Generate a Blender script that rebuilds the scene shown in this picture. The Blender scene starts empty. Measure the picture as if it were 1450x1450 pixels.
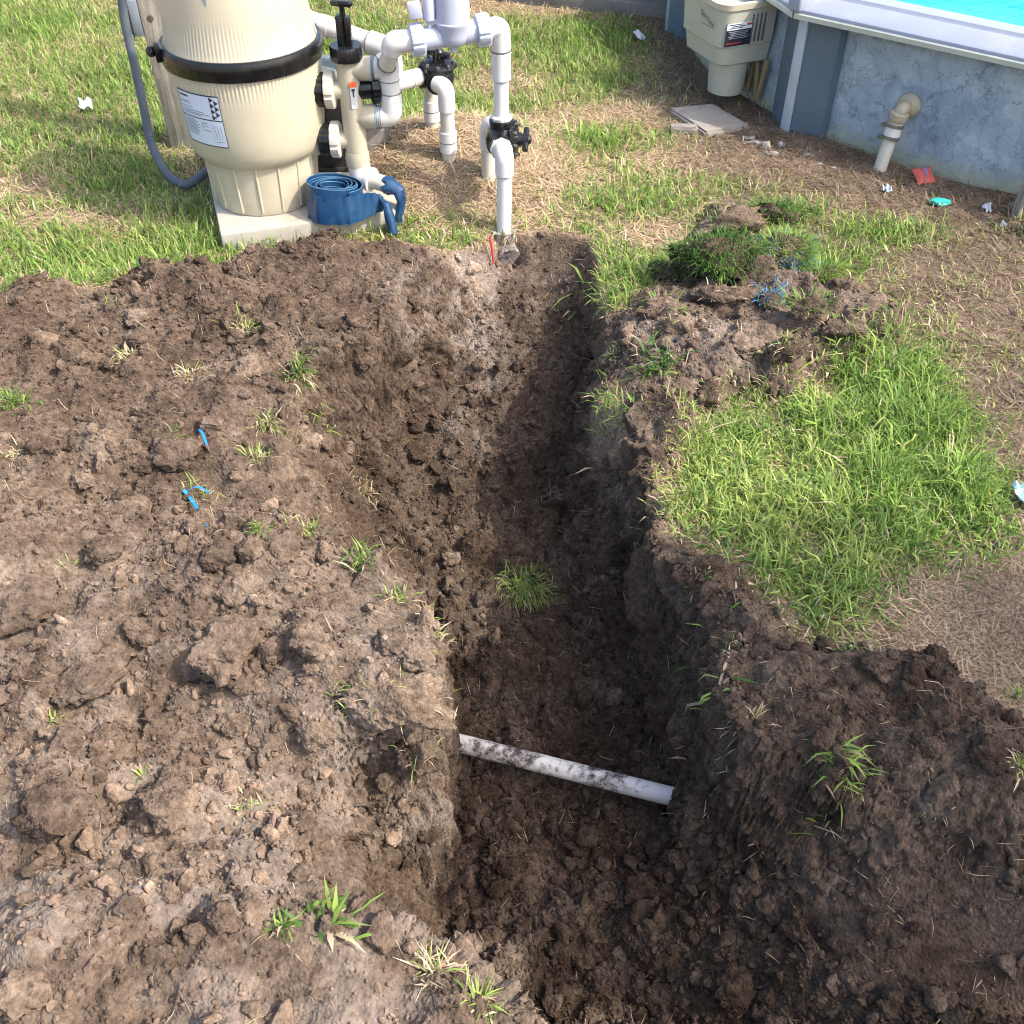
import bpy, bmesh, math, random
import numpy as np
from mathutils import Vector, Matrix

random.seed(7)
RNG = np.random.default_rng(11)
R = math.radians
scene = bpy.context.scene
COL = scene.collection

# ------------------------------------------------------------------ camera, sky, sun, exposure
CAM_H, PITCH, FPX = 1.65, R(43), 1450.0
cam_data = bpy.data.cameras.new('camera')
cam = bpy.data.objects.new('camera', cam_data)
COL.objects.link(cam)
cam.location = (0, 0, CAM_H)
cam.rotation_euler = (R(90) - PITCH, 0, 0)
cam_data.sensor_width = 36
cam_data.lens = 36
cam_data.clip_start = 0.02
cam_data.clip_end = 500
scene.camera = cam

SUN_EL, SUN_XY = R(48), Vector((0.925, -0.38))
world = bpy.data.worlds.new('World')
scene.world = world
world.use_nodes = True
wn = world.node_tree
sky = wn.nodes.new('ShaderNodeTexSky')
sky.sky_type = 'NISHITA'
sky.sun_disc = False
sky.sun_elevation = SUN_EL
sky.sun_rotation = math.atan2(SUN_XY.x, SUN_XY.y)
sky.air_density = 1.0
sky.dust_density = 4.0
sky.ozone_density = 1.0
bgn = wn.nodes['Background']
bgn.inputs['Strength'].default_value = 0.15
wn.links.new(sky.outputs['Color'], bgn.inputs['Color'])

sun_data = bpy.data.lights.new('sun', 'SUN')
sun_data.energy = 2.0
sun_data.angle = R(0.53)
sun_data.color = (1.0, 0.95, 0.87)
sun = bpy.data.objects.new('sun', sun_data)
COL.objects.link(sun)
sdir = Vector((SUN_XY.x * math.cos(SUN_EL), SUN_XY.y * math.cos(SUN_EL), math.sin(SUN_EL)))
sun.rotation_euler = sdir.to_track_quat('Z', 'Y').to_euler()
sun.location = sdir * 20

scene.view_settings.view_transform = 'Standard'
scene.view_settings.look = 'None'
scene.view_settings.gamma = 1
scene.view_settings.use_curve_mapping = False
scene.view_settings.exposure = 1.5
scene.cycles.filter_width = 1.1
scene.cycles.max_bounces = 4
scene.cycles.diffuse_bounces = 2
scene.cycles.use_adaptive_sampling = True
scene.cycles.adaptive_threshold = 0.03
scene.cycles.glossy_bounces = 2

# ------------------------------------------------------------------ survey helpers (photo pixel -> place)
SN, CS = math.sin(PITCH), math.cos(PITCH)


def G(px, py, z=0.0):
    """point on the level plane z seen at a pixel of the 1450 px photograph"""
    u, v = (px - 725) / FPX, (725 - py) / FPX
    t = (CAM_H - z) / (SN - v * CS)
    return Vector((u * t, t * (CS + v * SN), z))


def A(px, py, Y):
    """point on the upright plane y = Y seen at a pixel"""
    u, v = (px - 725) / FPX, (725 - py) / FPX
    t = Y / (CS + v * SN)
    return Vector((u * t, Y, CAM_H - t * (SN - v * CS)))


# ------------------------------------------------------------------ noise in numpy
def _hash(ix, iy, iz, seed):
    h = (ix * 374761393 + iy * 668265263 + iz * 2147483647 + seed * 974634541) & 0xFFFFFFFF
    h = ((h ^ (h >> 13)) * 1274126177) & 0xFFFFFFFF
    h = ((h ^ (h >> 16)) * 2246822519) & 0xFFFFFFFF
    return ((h ^ (h >> 15)) & 0xFFFFFF) / float(0xFFFFFF) * 2 - 1


def vnoise(x, y, z=None, seed=0):
    if z is None:
        z = np.zeros_like(x)
    xi, yi, zi = np.floor(x).astype(np.int64), np.floor(y).astype(np.int64), np.floor(z).astype(np.int64)
    fx, fy, fz = x - xi, y - yi, z - zi
    fx = fx * fx * fx * (fx * (fx * 6 - 15) + 10)
    fy = fy * fy * fy * (fy * (fy * 6 - 15) + 10)
    fz = fz * fz * fz * (fz * (fz * 6 - 15) + 10)
    out = 0
    flat = not np.any(z)
    for dz in ((0,) if flat else (0, 1)):
        wz = 1.0 if flat else (fz if dz else 1 - fz)
        for dy in (0, 1):
            wy = fy if dy else 1 - fy
            for dx in (0, 1):
                wx = fx if dx else 1 - fx
                out = out + _hash(xi + dx, yi + dy, zi + dz, seed) * wx * wy * wz
    return out


def fbm(x, y, z=None, octaves=4, seed=0, gain=0.5):
    a, f, s, n = 1.0, 1.0, 0.0, 0.0
    for o in range(octaves):
        s = s + a * vnoise(x * f + 17.3 * o, y * f - 9.1 * o, None if z is None else z * f + 5.7 * o, seed + o)
        n += a
        a *= gain
        f *= 2.03
    return s / n


def smooth(e0, e1, x):
    t = np.clip((x - e0) / (e1 - e0), 0, 1)
    return t * t * (3 - 2 * t)


def box_blur(a, k):
    c = np.cumsum(np.pad(a, ((k, k), (0, 0)), mode='edge'), 0)
    a = (c[2 * k - 1:] - np.concatenate([np.zeros((1, a.shape[1])), c[:-2 * k]], 0))[:a.shape[0]] / (2 * k)
    c = np.cumsum(np.pad(a, ((0, 0), (k, k)), mode='edge'), 1)
    return (c[:, 2 * k - 1:] - np.concatenate([np.zeros((a.shape[0], 1)), c[:, :-2 * k]], 1))[:, :a.shape[1]] / (2 * k)


def seg_dist(X, Y, poly, closed=True):
    d = np.full(X.shape, 1e9)
    n = len(poly)
    for i in range(n if closed else n - 1):
        ax, ay = poly[i]
        bx, by = poly[(i + 1) % n]
        ex, ey = bx - ax, by - ay
        L = ex * ex + ey * ey + 1e-12
        t = np.clip(((X - ax) * ex + (Y - ay) * ey) / L, 0, 1)
        d = np.minimum(d, (X - ax - t * ex) ** 2 + (Y - ay - t * ey) ** 2)
    return np.sqrt(d)


def inside(X, Y, poly):
    r = np.zeros(X.shape, bool)
    n = len(poly)
    for i in range(n):
        ax, ay = poly[i]
        bx, by = poly[(i + 1) % n]
        if ay == by:
            continue
        c = ((ay > Y) != (by > Y)) & (X < (bx - ax) * (Y - ay) / (by - ay) + ax)
        r ^= c
    return r


def sdf(X, Y, poly):
    d = seg_dist(X, Y, poly)
    return np.where(inside(X, Y, poly), d, -d)


# ------------------------------------------------------------------ materials
MATS = {}


def new_mat(name):
    m = bpy.data.materials.new(name)
    m.use_nodes = True
    nt = m.node_tree
    b = nt.nodes['Principled BSDF']
    MATS[name] = m
    return m, nt, b


def noise_node(nt, scale, detail=4, rough=0.6, coord='Object', vec=None):
    n = nt.nodes.new('ShaderNodeTexNoise')
    n.inputs['Scale'].default_value = scale
    n.inputs['Detail'].default_value = detail
    n.inputs['Roughness'].default_value = rough
    if vec is None:
        tc = nt.nodes.new('ShaderNodeTexCoord')
        vec = tc.outputs[coord]
    nt.links.new(vec, n.inputs['Vector'])
    return n


def ramp(nt, src, stops):
    r = nt.nodes.new('ShaderNodeValToRGB')
    e = r.color_ramp.elements
    while len(e) < len(stops):
        e.new(0.5)
    for el, (p, c) in zip(e, stops):
        el.position = p
        el.color = (*c, 1) if len(c) == 3 else c
    nt.links.new(src, r.inputs['Fac'])
    return r


def mixc(nt, fac, a, b, mode='MIX'):
    m = nt.nodes.new('ShaderNodeMix')
    m.data_type = 'RGBA'
    m.blend_type = mode
    for key, v in ((0, fac), (6, a), (7, b)):
        s = m.inputs[key]
        if isinstance(v, (int, float)):
            s.default_value = v
        elif isinstance(v, tuple):
            s.default_value = (*v, 1)
        else:
            nt.links.new(v, s)
    return m.outputs[2]


def bump(nt, b, height, strength, dist=0.002):
    n = nt.nodes.new('ShaderNodeBump')
    n.inputs['Strength'].default_value = strength
    n.inputs['Distance'].default_value = dist
    nt.links.new(height, n.inputs['Height'])
    nt.links.new(n.outputs['Normal'], b.inputs['Normal'])
    return n


def plain(name, col, rough=0.5, var=0.12, scale=14, spec=0.5, dirt=None, dirt_amt=0.5, dirt_scale=6, bmp=0.0, bscale=200, metal=0):
    """paint/plastic with uneven tone, scuffs and optional grime"""
    m, nt, b = new_mat(name)
    n1 = noise_node(nt, scale, 5)
    c1 = tuple(max(0, x * (1 - var)) for x in col)
    c2 = tuple(min(1, x * (1 + var * 0.6)) for x in col)
    r = ramp(nt, n1.outputs['Fac'], [(0.3, c1), (0.7, c2)])
    out = r.outputs['Color']
    if dirt:
        n2 = noise_node(nt, dirt_scale, 8, 0.7)
        f = ramp(nt, n2.outputs['Fac'], [(0.5, (0, 0, 0)), (0.72, (dirt_amt,) * 3)])
        out = mixc(nt, f.outputs['Color'], out, dirt)
    nt.links.new(out, b.inputs['Base Color'])
    n3 = noise_node(nt, 40, 3)
    rr = ramp(nt, n3.outputs['Fac'], [(0.3, (max(0, rough - .08),) * 3), (0.7, (min(1, rough + .1),) * 3)])
    nt.links.new(rr.outputs['Color'], b.inputs['Roughness'])
    b.inputs['Specular IOR Level'].default_value = spec
    b.inputs['Metallic'].default_value = metal
    if bmp:
        n4 = noise_node(nt, bscale, 4)
        bump(nt, b, n4.outputs['Fac'], bmp)
    return m


# soil: one recipe shared by the ground, clods and crumbs
def soil_material(name, use_mask):
    m, nt, b = new_mat(name)
    tc = nt.nodes.new('ShaderNodeTexCoord')
    geo = nt.nodes.new('ShaderNodeNewGeometry')
    pos = geo.outputs['Position']
    n1 = noise_node(nt, 5.5, 4, 0.68, vec=pos)
    n2 = noise_node(nt, 60, 3, 0.7, vec=pos)
    n3 = noise_node(nt, 420, 1, 0.7, vec=pos)
    brown = ramp(nt, n1.outputs['Fac'], [(0.30, (0.070, 0.049, 0.037)), (0.5, (0.124, 0.091, 0.068)), (0.70, (0.190, 0.146, 0.111))])
    fine = ramp(nt, n2.outputs['Fac'], [(0.3, (0.48, 0.48, 0.48)), (0.7, (1.45, 1.43, 1.41))])
    c = mixc(nt, 1.0, brown.outputs['Color'], fine.outputs['Color'], 'MULTIPLY')
    spk = ramp(nt, n3.outputs['Fac'], [(0.66, (0, 0, 0)), (0.76, (0.5, 0.5, 0.5))])
    c = mixc(nt, spk.outputs['Color'], c, (0.26, 0.215, 0.18))
    at = nt.nodes.new('ShaderNodeAttribute')
    at.attribute_name = 'mask'
    sep = nt.nodes.new('ShaderNodeSeparateColor')
    nt.links.new(at.outputs['Color'], sep.inputs['Color'])
    if use_mask:
        # R: bare soil, G: pale dry topsoil, B: soil multiplied darker
        lit_n = noise_node(nt, 130, 2, 0.75, vec=pos)
        litter = ramp(nt, lit_n.outputs['Fac'], [(0.3, (0.10, 0.072, 0.048)), (0.5, (0.25, 0.18, 0.12)), (0.7, (0.44, 0.33, 0.22))])
        pale = ramp(nt, n2.outputs['Fac'], [(0.3, (0.16, 0.127, 0.105)), (0.7, (0.33, 0.273, 0.230))])
        dark_soil = mixc(nt, 1.0, c, (0.52, 0.487, 0.46), 'MULTIPLY')
        c = mixc(nt, sep.outputs['Blue'], c, dark_soil)
        c = mixc(nt, sep.outputs['Green'], c, pale.outputs['Color'])
        c = mixc(nt, sep.outputs['Red'], litter.outputs['Color'], c)
    else:
        c = mixc(nt, 1.0, c, at.outputs['Color'], 'MULTIPLY')
    df = nt.nodes.new('ShaderNodeBsdfDiffuse')
    df.inputs['Roughness'].default_value = 0.8
    nt.links.new(c, df.inputs['Color'])
    nt.links.new(df.outputs[0], nt.nodes['Material Output'].inputs['Surface'])
    nt.nodes.remove(b)
    b = df
    vor = nt.nodes.new('ShaderNodeTexVoronoi')
    vor.inputs['Scale'].default_value = 150
    vor.inputs['Randomness'].default_value = 1
    nt.links.new(pos, vor.inputs['Vector'])
    add = nt.nodes.new('ShaderNodeMath')
    add.operation = 'MULTIPLY_ADD'
    nt.links.new(vor.outputs['Distance'], add.inputs[0])
    add.inputs[1].default_value = -0.7
    nt.links.new(n2.outputs['Fac'], add.inputs[2])
    bump(nt, b, add.outputs[0], 0.95, 0.006)
    return m


soil_material('soil_ground', True)
soil_material('soil_clod', False)


def blade_material():
    m, nt, b = new_mat('grass_blade')
    at = nt.nodes.new('ShaderNodeAttribute')
    at.attribute_name = 'tint'
    nt.links.new(at.outputs['Color'], b.inputs['Base Color'])
    b.inputs['Roughness'].default_value = 0.55
    b.inputs['Specular IOR Level'].default_value = 0.35
    tr = nt.nodes.new('ShaderNodeBsdfTranslucent')
    nt.links.new(at.outputs['Color'], tr.inputs['Color'])
    mx = nt.nodes.new('ShaderNodeMixShader')
    mx.inputs['Fac'].default_value = 0.32
    out = nt.nodes['Material Output']
    nt.links.new(b.outputs[0], mx.inputs[1])
    nt.links.new(tr.outputs[0], mx.inputs[2])
    nt.links.new(mx.outputs[0], out.inputs['Surface'])
    return m


blade_material()

DIRT = (0.11, 0.08, 0.06)
plain('beige', (0.49, 0.445, 0.33), 0.42, 0.08, 5, dirt=(0.36, 0.30, 0.20), dirt_amt=0.45, dirt_scale=3.5, bmp=0.05)
plain('beige_fit', (0.44, 0.40, 0.30), 0.45, 0.07, 9, dirt=(0.30, 0.26, 0.19), dirt_amt=0.4)
plain('pvc', (0.62, 0.61, 0.60), 0.32, 0.05, 8, dirt=(0.42, 0.37, 0.28), dirt_amt=0.35, dirt_scale=7)
plain('pvc_old', (0.56, 0.53, 0.46), 0.4, 0.08, 8, dirt=(0.40, 0.33, 0.22), dirt_amt=0.5, dirt_scale=9)
plain('pvc_grey', (0.42, 0.45, 0.55), 0.36, 0.05, 8, dirt=(0.3, 0.3, 0.32), dirt_amt=0.2)
plain('black_plastic', (0.008, 0.008, 0.009), 0.24, 0.3, 20, dirt=(0.05, 0.05, 0.05), dirt_amt=0.2, dirt_scale=14)
plain('black_rubber', (0.02, 0.021, 0.022), 0.55, 0.3, 20, dirt=(0.08, 0.075, 0.065), dirt_amt=0.4)
plain('seam', (0.10, 0.10, 0.11), 0.6)
plain('primer', (0.16, 0.33, 0.42), 0.6)
plain('primer_pale', (0.46, 0.47, 0.55), 0.5)
plain('pump_grey', (0.16, 0.19, 0.19), 0.5, 0.35, 25, dirt=(0.30, 0.33, 0.32), dirt_amt=0.6, dirt_scale=20)
plain('conduit', (0.085, 0.105, 0.13), 0.5, 0.15, 20, dirt=(0.16, 0.16, 0.15), dirt_amt=0.4)
plain('box_grey', (0.20, 0.23, 0.26), 0.5, 0.15, 20)
plain('concrete', (0.30, 0.275, 0.24), 0.9, 0.15, 25, spec=0.2, dirt=(0.20, 0.15, 0.11), dirt_amt=0.6, dirt_scale=5, bmp=0.4, bscale=260)
plain('pad', (0.40, 0.37, 0.31), 0.85, 0.08, 12, spec=0.2, dirt=(0.20, 0.15, 0.11), dirt_amt=0.55, dirt_scale=5, bmp=0.25, bscale=300)
plain('kerb', (0.20, 0.185, 0.165), 0.9, 0.2, 18, spec=0.2, dirt=(0.08, 0.07, 0.06), dirt_amt=0.5, bmp=0.4, bscale=150)
plain('stone', (0.26, 0.235, 0.21), 0.9, 0.25, 30, spec=0.2, bmp=0.5, bscale=160)
plain('shard', (0.33, 0.32, 0.30), 0.8, 0.15, 30, dirt=(0.25, 0.2, 0.15), dirt_amt=0.5)
plain('rail', (0.27, 0.295, 0.365), 0.38, 0.04, 5, dirt=(0.45, 0.46, 0.47), dirt_amt=0.3, dirt_scale=9)
plain('rail_lip', (0.50, 0.53, 0.46), 0.45, 0.1, 8, dirt=(0.28, 0.30, 0.22), dirt_amt=0.4)
plain('post_white', (0.45, 0.49, 0.56), 0.4, 0.04, 6, dirt=(0.3, 0.27, 0.22), dirt_amt=0.35, dirt_scale=8)
plain('post_blue', (0.10, 0.145, 0.19), 0.42, 0.08, 8, dirt=(0.2, 0.19, 0.17), dirt_amt=0.35, dirt_scale=7)
plain('skimmer', (0.40, 0.405, 0.34), 0.42, 0.06, 7, dirt=(0.30, 0.29, 0.22), dirt_amt=0.35, dirt_scale=6)
plain('skimmer_rim', (0.48, 0.45, 0.35), 0.4, 0.06, 7)
plain('bracket', (0.33, 0.25, 0.13), 0.55, 0.15, 10)
plain('fitting_tan', (0.40, 0.35, 0.25), 0.5, 0.12, 20, dirt=(0.2, 0.17, 0.12), dirt_amt=0.4)
plain('clamp_steel', (0.20, 0.18, 0.15), 0.4, 0.3, 30, metal=0.7)
plain('hose_blue', (0.008, 0.046, 0.118), 0.34, 0.25, 18, dirt=(0.05, 0.10, 0.14), dirt_amt=0.4, dirt_scale=12, bmp=0.3, bscale=60)
plain('hose_edge', (0.06, 0.14, 0.24), 0.4, 0.15, 30)
plain('paper', (0.62, 0.68, 0.78), 0.6, 0.05, 20)
plain('litter_white', (0.58, 0.59, 0.61), 0.6, 0.08, 30)
plain('ink', (0.035, 0.04, 0.05), 0.6, 0.1)
plain('ink_soft', (0.22, 0.26, 0.30), 0.6, 0.1)
plain('ink_green', (0.09, 0.17, 0.15), 0.6, 0.1)
plain('ink_red', (0.35, 0.03, 0.04), 0.6, 0.1)
plain('sticker_navy', (0.012, 0.016, 0.03), 0.4, 0.1)
plain('sticker_orange', (0.85, 0.12, 0.03), 0.5, 0.05)
plain('packet', (0.55, 0.10, 0.075), 0.5, 0.1, 30)
plain('packet_mark', (0.16, 0.20, 0.50), 0.5, 0.1)
plain('green_toy', (0.03, 0.42, 0.34), 0.35, 0.1)
plain('cyan_film', (0.45, 0.68, 0.74), 0.3, 0.1)
plain('red_stick', (0.55, 0.03, 0.035), 0.4, 0.1)
plain('blue_tape', (0.02, 0.24, 0.62), 0.4, 0.1)


def wood_mat(name, c1, c2, c3):
    m, nt, b = new_mat(name)
    tc = nt.nodes.new('ShaderNodeTexCoord')
    mp = nt.nodes.new('ShaderNodeMapping')
    mp.inputs['Scale'].default_value = (1, 1, 0.07)
    nt.links.new(tc.outputs['Object'], mp.inputs['Vector'])
    n = noise_node(nt, 75, 7, 0.7, vec=mp.outputs['Vector'])
    n2 = noise_node(nt, 9, 4, 0.6)
    r = ramp(nt, n.outputs['Fac'], [(0.28, c1), (0.5, c2), (0.7, c3)])
    st = ramp(nt, n2.outputs['Fac'], [(0.35, (0.75, 0.75, 0.75)), (0.65, (1.15, 1.14, 1.1))])
    c = mixc(nt, 1.0, r.outputs['Color'], st.outputs['Color'], 'MULTIPLY')
    nt.links.new(c, b.inputs['Base Color'])
    b.inputs['Roughness'].default_value = 0.85
    b.inputs['Specular IOR Level'].default_value = 0.2
    bump(nt, b, n.outputs['Fac'], 0.7, 0.004)
    return m


wood_mat('wood_grey', (0.13, 0.11, 0.09), (0.30, 0.27, 0.23), (0.46, 0.42, 0.36))
wood_mat('bark', (0.04, 0.03, 0.02), (0.10, 0.075, 0.055), (0.17, 0.13, 0.10))


def pool_wall_mat():
    m, nt, b = new_mat('pool_wall')
    tc = nt.nodes.new('ShaderNodeTexCoord')
    v = tc.outputs['Object']
    n0 = noise_node(nt, 9, 6, 0.7, vec=v)
    warp = mixc(nt, 0.22, v, n0.outputs['Color'], 'ADD')
    n1 = noise_node(nt, 7, 8, 0.66, vec=warp)
    n2 = noise_node(nt, 16, 5, 0.6, vec=warp)
    vo = nt.nodes.new('ShaderNodeTexVoronoi')
    vo.feature = 'DISTANCE_TO_EDGE'
    vo.inputs['Scale'].default_value = 13
    nt.links.new(warp, vo.inputs['Vector'])
    base = ramp(nt, n1.outputs['Fac'], [(0.30, (0.13, 0.18, 0.25)), (0.47, (0.27, 0.345, 0.42)), (0.68, (0.44, 0.51, 0.56))])
    vein = ramp(nt, vo.outputs['Distance'], [(0.0, (0.42, 0.42, 0.42)), (0.03, (0, 0, 0))])
    gate = ramp(nt, n2.outputs['Fac'], [(0.42, (0, 0, 0)), (0.55, (1, 1, 1))])
    f = mixc(nt, 1.0, vein.outputs['Color'], gate.outputs['Color'], 'MULTIPLY')
    c = mixc(nt, f, base.outputs['Color'], (0.09, 0.13, 0.17))
    # algae and soil splash along the foot of the wall
    sp = nt.nodes.new('ShaderNodeSeparateXYZ')
    nt.links.new(v, sp.inputs[0])
    nz = nt.nodes.new('ShaderNodeMath')
    nz.operation = 'MULTIPLY_ADD'
    nt.links.new(n2.outputs['Fac'], nz.inputs[0])
    nz.inputs[1].default_value = 0.06
    nt.links.new(sp.outputs['Z'], nz.inputs[2])
    foot = ramp(nt, nz.outputs[0], [(0.040, (0.85, 0.85, 0.85)), (0.11, (0, 0, 0))])
    c = mixc(nt, foot.outputs['Color'], c, (0.36, 0.37, 0.24))
    nt.links.new(c, b.inputs['Base Color'])
    b.inputs['Roughness'].default_value = 0.5
    h = mixc(nt, 1.0, n2.outputs['Color'], f, 'SUBTRACT')
    bump(nt, b, h, 0.6, 0.010)
    return m


pool_wall_mat()


def water_mat():
    m, nt, b = new_mat('pool_water')
    n = noise_node(nt, 5, 5, 0.6)
    r = ramp(nt, n.outputs['Fac'], [(0.3, (0.0, 0.32, 0.46)), (0.7, (0.01, 0.50, 0.64))])
    nt.links.new(r.outputs['Color'], b.inputs['Base Color'])
    b.inputs['Roughness'].default_value = 0.06
    n2 = noise_node(nt, 11, 3, 0.5)
    bump(nt, b, n2.outputs['Fac'], 0.35, 0.03)
    return m


water_mat()


def mudpipe_mat(name, lo, hi, coat):
    """white pipe with soil still sticking to it"""
    m, nt, b = new_mat(name)
    n = noise_node(nt, 48, 9, 0.8)
    n2 = noise_node(nt, 7, 3, 0.5)
    add = nt.nodes.new('ShaderNodeMath')
    add.operation = 'MULTIPLY_ADD'
    nt.links.new(n2.outputs['Fac'], add.inputs[0])
    add.inputs[1].default_value = 0.6
    nt.links.new(n.outputs['Fac'], add.inputs[2])
    f = ramp(nt, add.outputs[0], [(lo, (0, 0, 0)), (hi, (1, 1, 1))])
    c = mixc(nt, f.outputs['Color'], coat, (0.07, 0.05, 0.04))
    nt.links.new(c, b.inputs['Base Color'])
    b.inputs['Roughness'].default_value = 0.6
    bump(nt, b, f.outputs['Color'], 0.6, 0.003)
    return m


mudpipe_mat('mud_pipe', 0.80, 0.94, (0.74, 0.70, 0.65))
mudpipe_mat('mud_elbow', 0.72, 0.92, (0.50, 0.46, 0.42))

# ------------------------------------------------------------------ mesh and object helpers
WLOC = {}


def base_of(parent):
    return WLOC.get(parent.name, Vector((0, 0, 0))) if parent else Vector((0, 0, 0))


def thing(name, label, cat, loc=(0, 0, 0), group=None):
    o = bpy.data.objects.new(name, None)
    o.empty_display_size = 0.05
    COL.objects.link(o)
    o.location = loc
    WLOC[o.name] = Vector(loc)
    o['label'] = label
    o['category'] = cat
    if group:
        o['group'] = group
    return o


def tag(o, label, cat, group=None):
    o['label'] = label
    o['category'] = cat
    if group:
        o['group'] = group
    return o


def finish(me, mat, angle=38):
    me.materials.append(MATS[mat])
    me.polygons.foreach_set('use_smooth', np.ones(len(me.polygons), bool))
    try:
        me.set_sharp_from_angle(angle=R(angle))
    except Exception:
        pass
    me.update()


def mesh(name, VF, mat, parent=None, loc=None, angle=38):
    """VF = (verts in world space, faces); parented meshes keep their thing's base as origin"""
    V, F = VF
    org = base_of(parent) if parent else Vector(loc if loc is not None else (0, 0, 0))
    me = bpy.data.meshes.new(name)
    me.from_pydata([(v[0] - org.x, v[1] - org.y, v[2] - org.z) for v in V], [], F)
    finish(me, mat, angle)
    o = bpy.data.objects.new(name, me)
    COL.objects.link(o)
    if parent:
        o.parent = parent
        WLOC[o.name] = org.copy()
    else:
        o.location = org
        WLOC[o.name] = org.copy()
    return o


def mesh_np(name, V, F, mat, attr=None, attr_name='tint', parent=None, loc=None, smoothf=True):
    """big meshes straight from numpy; F is (n,3) or (n,4)"""
    org = np.array(loc if loc is not None else (0, 0, 0), float)
    me = bpy.data.meshes.new(name)
    nv, nf, k = len(V), len(F), F.shape[1]
    me.vertices.add(nv)
    me.vertices.foreach_set('co', (V - org).astype(np.float32).ravel())
    me.loops.add(nf * k)
    me.loops.foreach_set('vertex_index', F.astype(np.int32).ravel())
    me.polygons.add(nf)
    me.polygons.foreach_set('loop_start', np.arange(0, nf * k, k, dtype=np.int32))
    if smoothf:
        me.polygons.foreach_set('use_smooth', np.ones(nf, bool))
    me.update(calc_edges=True)
    if attr is not None:
        a = me.attributes.new(attr_name, 'FLOAT_COLOR', 'POINT')
        a.data.foreach_set('color', np.concatenate([attr, np.ones((nv, 1))], 1).astype(np.float32).ravel())
    me.materials.append(MATS[mat])
    o = bpy.data.objects.new(name, me)
    COL.objects.link(o)
    o.location = org
    if parent:
        o.parent = parent
    return o


def join(*parts):
    V, F = [], []
    for v, f in parts:
        k = len(V)
        V += list(v)
        F += [tuple(i + k for i in q) for q in f]
    return V, F


def frame_for(d):
    d = d.normalized()
    ref = Vector((0, 0, 1)) if abs(d.z) < 0.9 else Vector((1, 0, 0))
    a = d.cross(ref).normalized()
    return a, d.cross(a).normalized()


def sweep(pts, radii, n=20, caps=True, lobes=None):
    """tube through points with one radius per point"""
    pts = [Vector(p) for p in pts]
    if not hasattr(radii, '__len__'):
        radii = [radii] * len(pts)
    V, F = [], []
    a = None
    for i, p in enumerate(pts):
        if i == 0:
            d = pts[1] - pts[0]
        elif i == len(pts) - 1:
            d = pts[-1] - pts[-2]
        else:
            d = (pts[i + 1] - p)
            d0 = (p - pts[i - 1])
            if d.length < 1e-7:
                d = d0.copy()
            if d0.length > 1e-7:
                d = d.normalized() + d0.normalized()
        if d.length < 1e-9:
            d = Vector((0, 0, 1))
        d.normalize()
        if a is None:
            a, b = frame_for(d)
        else:
            a = (a - d * a.dot(d)).normalized()
            b = d.cross(a)
        for k in range(n):
            t = 2 * math.pi * k / n
            r = radii[i]
            if lobes:
                r *= 1 + lobes[1] * (1 if math.sin(lobes[0] * t) > 0 else 0)
            V.append(p + a * (r * math.cos(t)) + b * (r * math.sin(t)))
    for i in range(len(pts) - 1):
        for k in range(n):
            k2 = (k + 1) % n
            F.append((i * n + k, i * n + k2, (i + 1) * n + k2, (i + 1) * n + k))
    if caps:
        F.append(tuple(range(n - 1, -1, -1)))
        m = (len(pts) - 1) * n
        F.append(tuple(range(m, m + n)))
    return V, F


def bend(pts, rad, seg=7):
    """polyline with its corners rounded"""
    pts = [Vector(p) for p in pts]
    out = [pts[0]]
    for i in range(1, len(pts) - 1):
        p0, p, p1 = pts[i - 1], pts[i], pts[i + 1]
        d0, d1 = (p0 - p), (p1 - p)
        k = min(rad, d0.length * 0.49, d1.length * 0.49)
        s, e = p + d0.normalized() * k, p + d1.normalized() * k
        for j in range(seg + 1):
            t = j / seg
            out.append(s * (1 - t) ** 2 + p * (2 * t * (1 - t)) + e * t * t)
    out.append(pts[-1])
    return out


def lathe(profile, origin, axis=(0, 0, 1), n=40, mod=None):
    """profile = [(radius, height along the axis)]"""
    o, d = Vector(origin), Vector(axis).normalized()
    if abs(d.z) > 0.999:
        a, b = Vector((1, 0, 0)), Vector((0, 1, 0)) * (1 if d.z > 0 else -1)
    else:
        a, b = frame_for(d)
    V, F = [], []
    for i, (r, h) in enumerate(profile):
        for k in range(n):
            t = 2 * math.pi * k / n
            rr = r + (mod(i, k, t) if mod else 0)
            V.append(o + d * h + a * (rr * math.cos(t)) + b * (rr * math.sin(t)))
    for i in range(len(profile) - 1):
        for k in range(n):
            k2 = (k + 1) % n
            F.append((i * n + k, i * n + k2, (i + 1) * n + k2, (i + 1) * n + k))
    if profile[0][0] > 1e-6:
        F.append(tuple(range(n - 1, -1, -1)))
    if profile[-1][0] > 1e-6:
        m = (len(profile) - 1) * n
        F.append(tuple(range(m, m + n)))
    return V, F


def box(c, half, ex=(1, 0, 0), ey=(0, 1, 0), ez=(0, 0, 1), bev=0.0, seg=2):
    bm = bmesh.new()
    bmesh.ops.create_cube(bm, size=2)
    for v in bm.verts:
        v.co = Vector((v.co.x * half[0], v.co.y * half[1], v.co.z * half[2]))
    if bev:
        bmesh.ops.bevel(bm, geom=list(bm.edges), offset=bev, segments=seg, affect='EDGES', profile=0.5)
    ex, ey, ez, c = Vector(ex), Vector(ey), Vector(ez), Vector(c)
    bm.verts.index_update()
    V = [c + ex * v.co.x + ey * v.co.y + ez * v.co.z for v in bm.verts]
    F = [tuple(v.index for v in f.verts) for f in bm.faces]
    bm.free()
    return V, F


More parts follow.
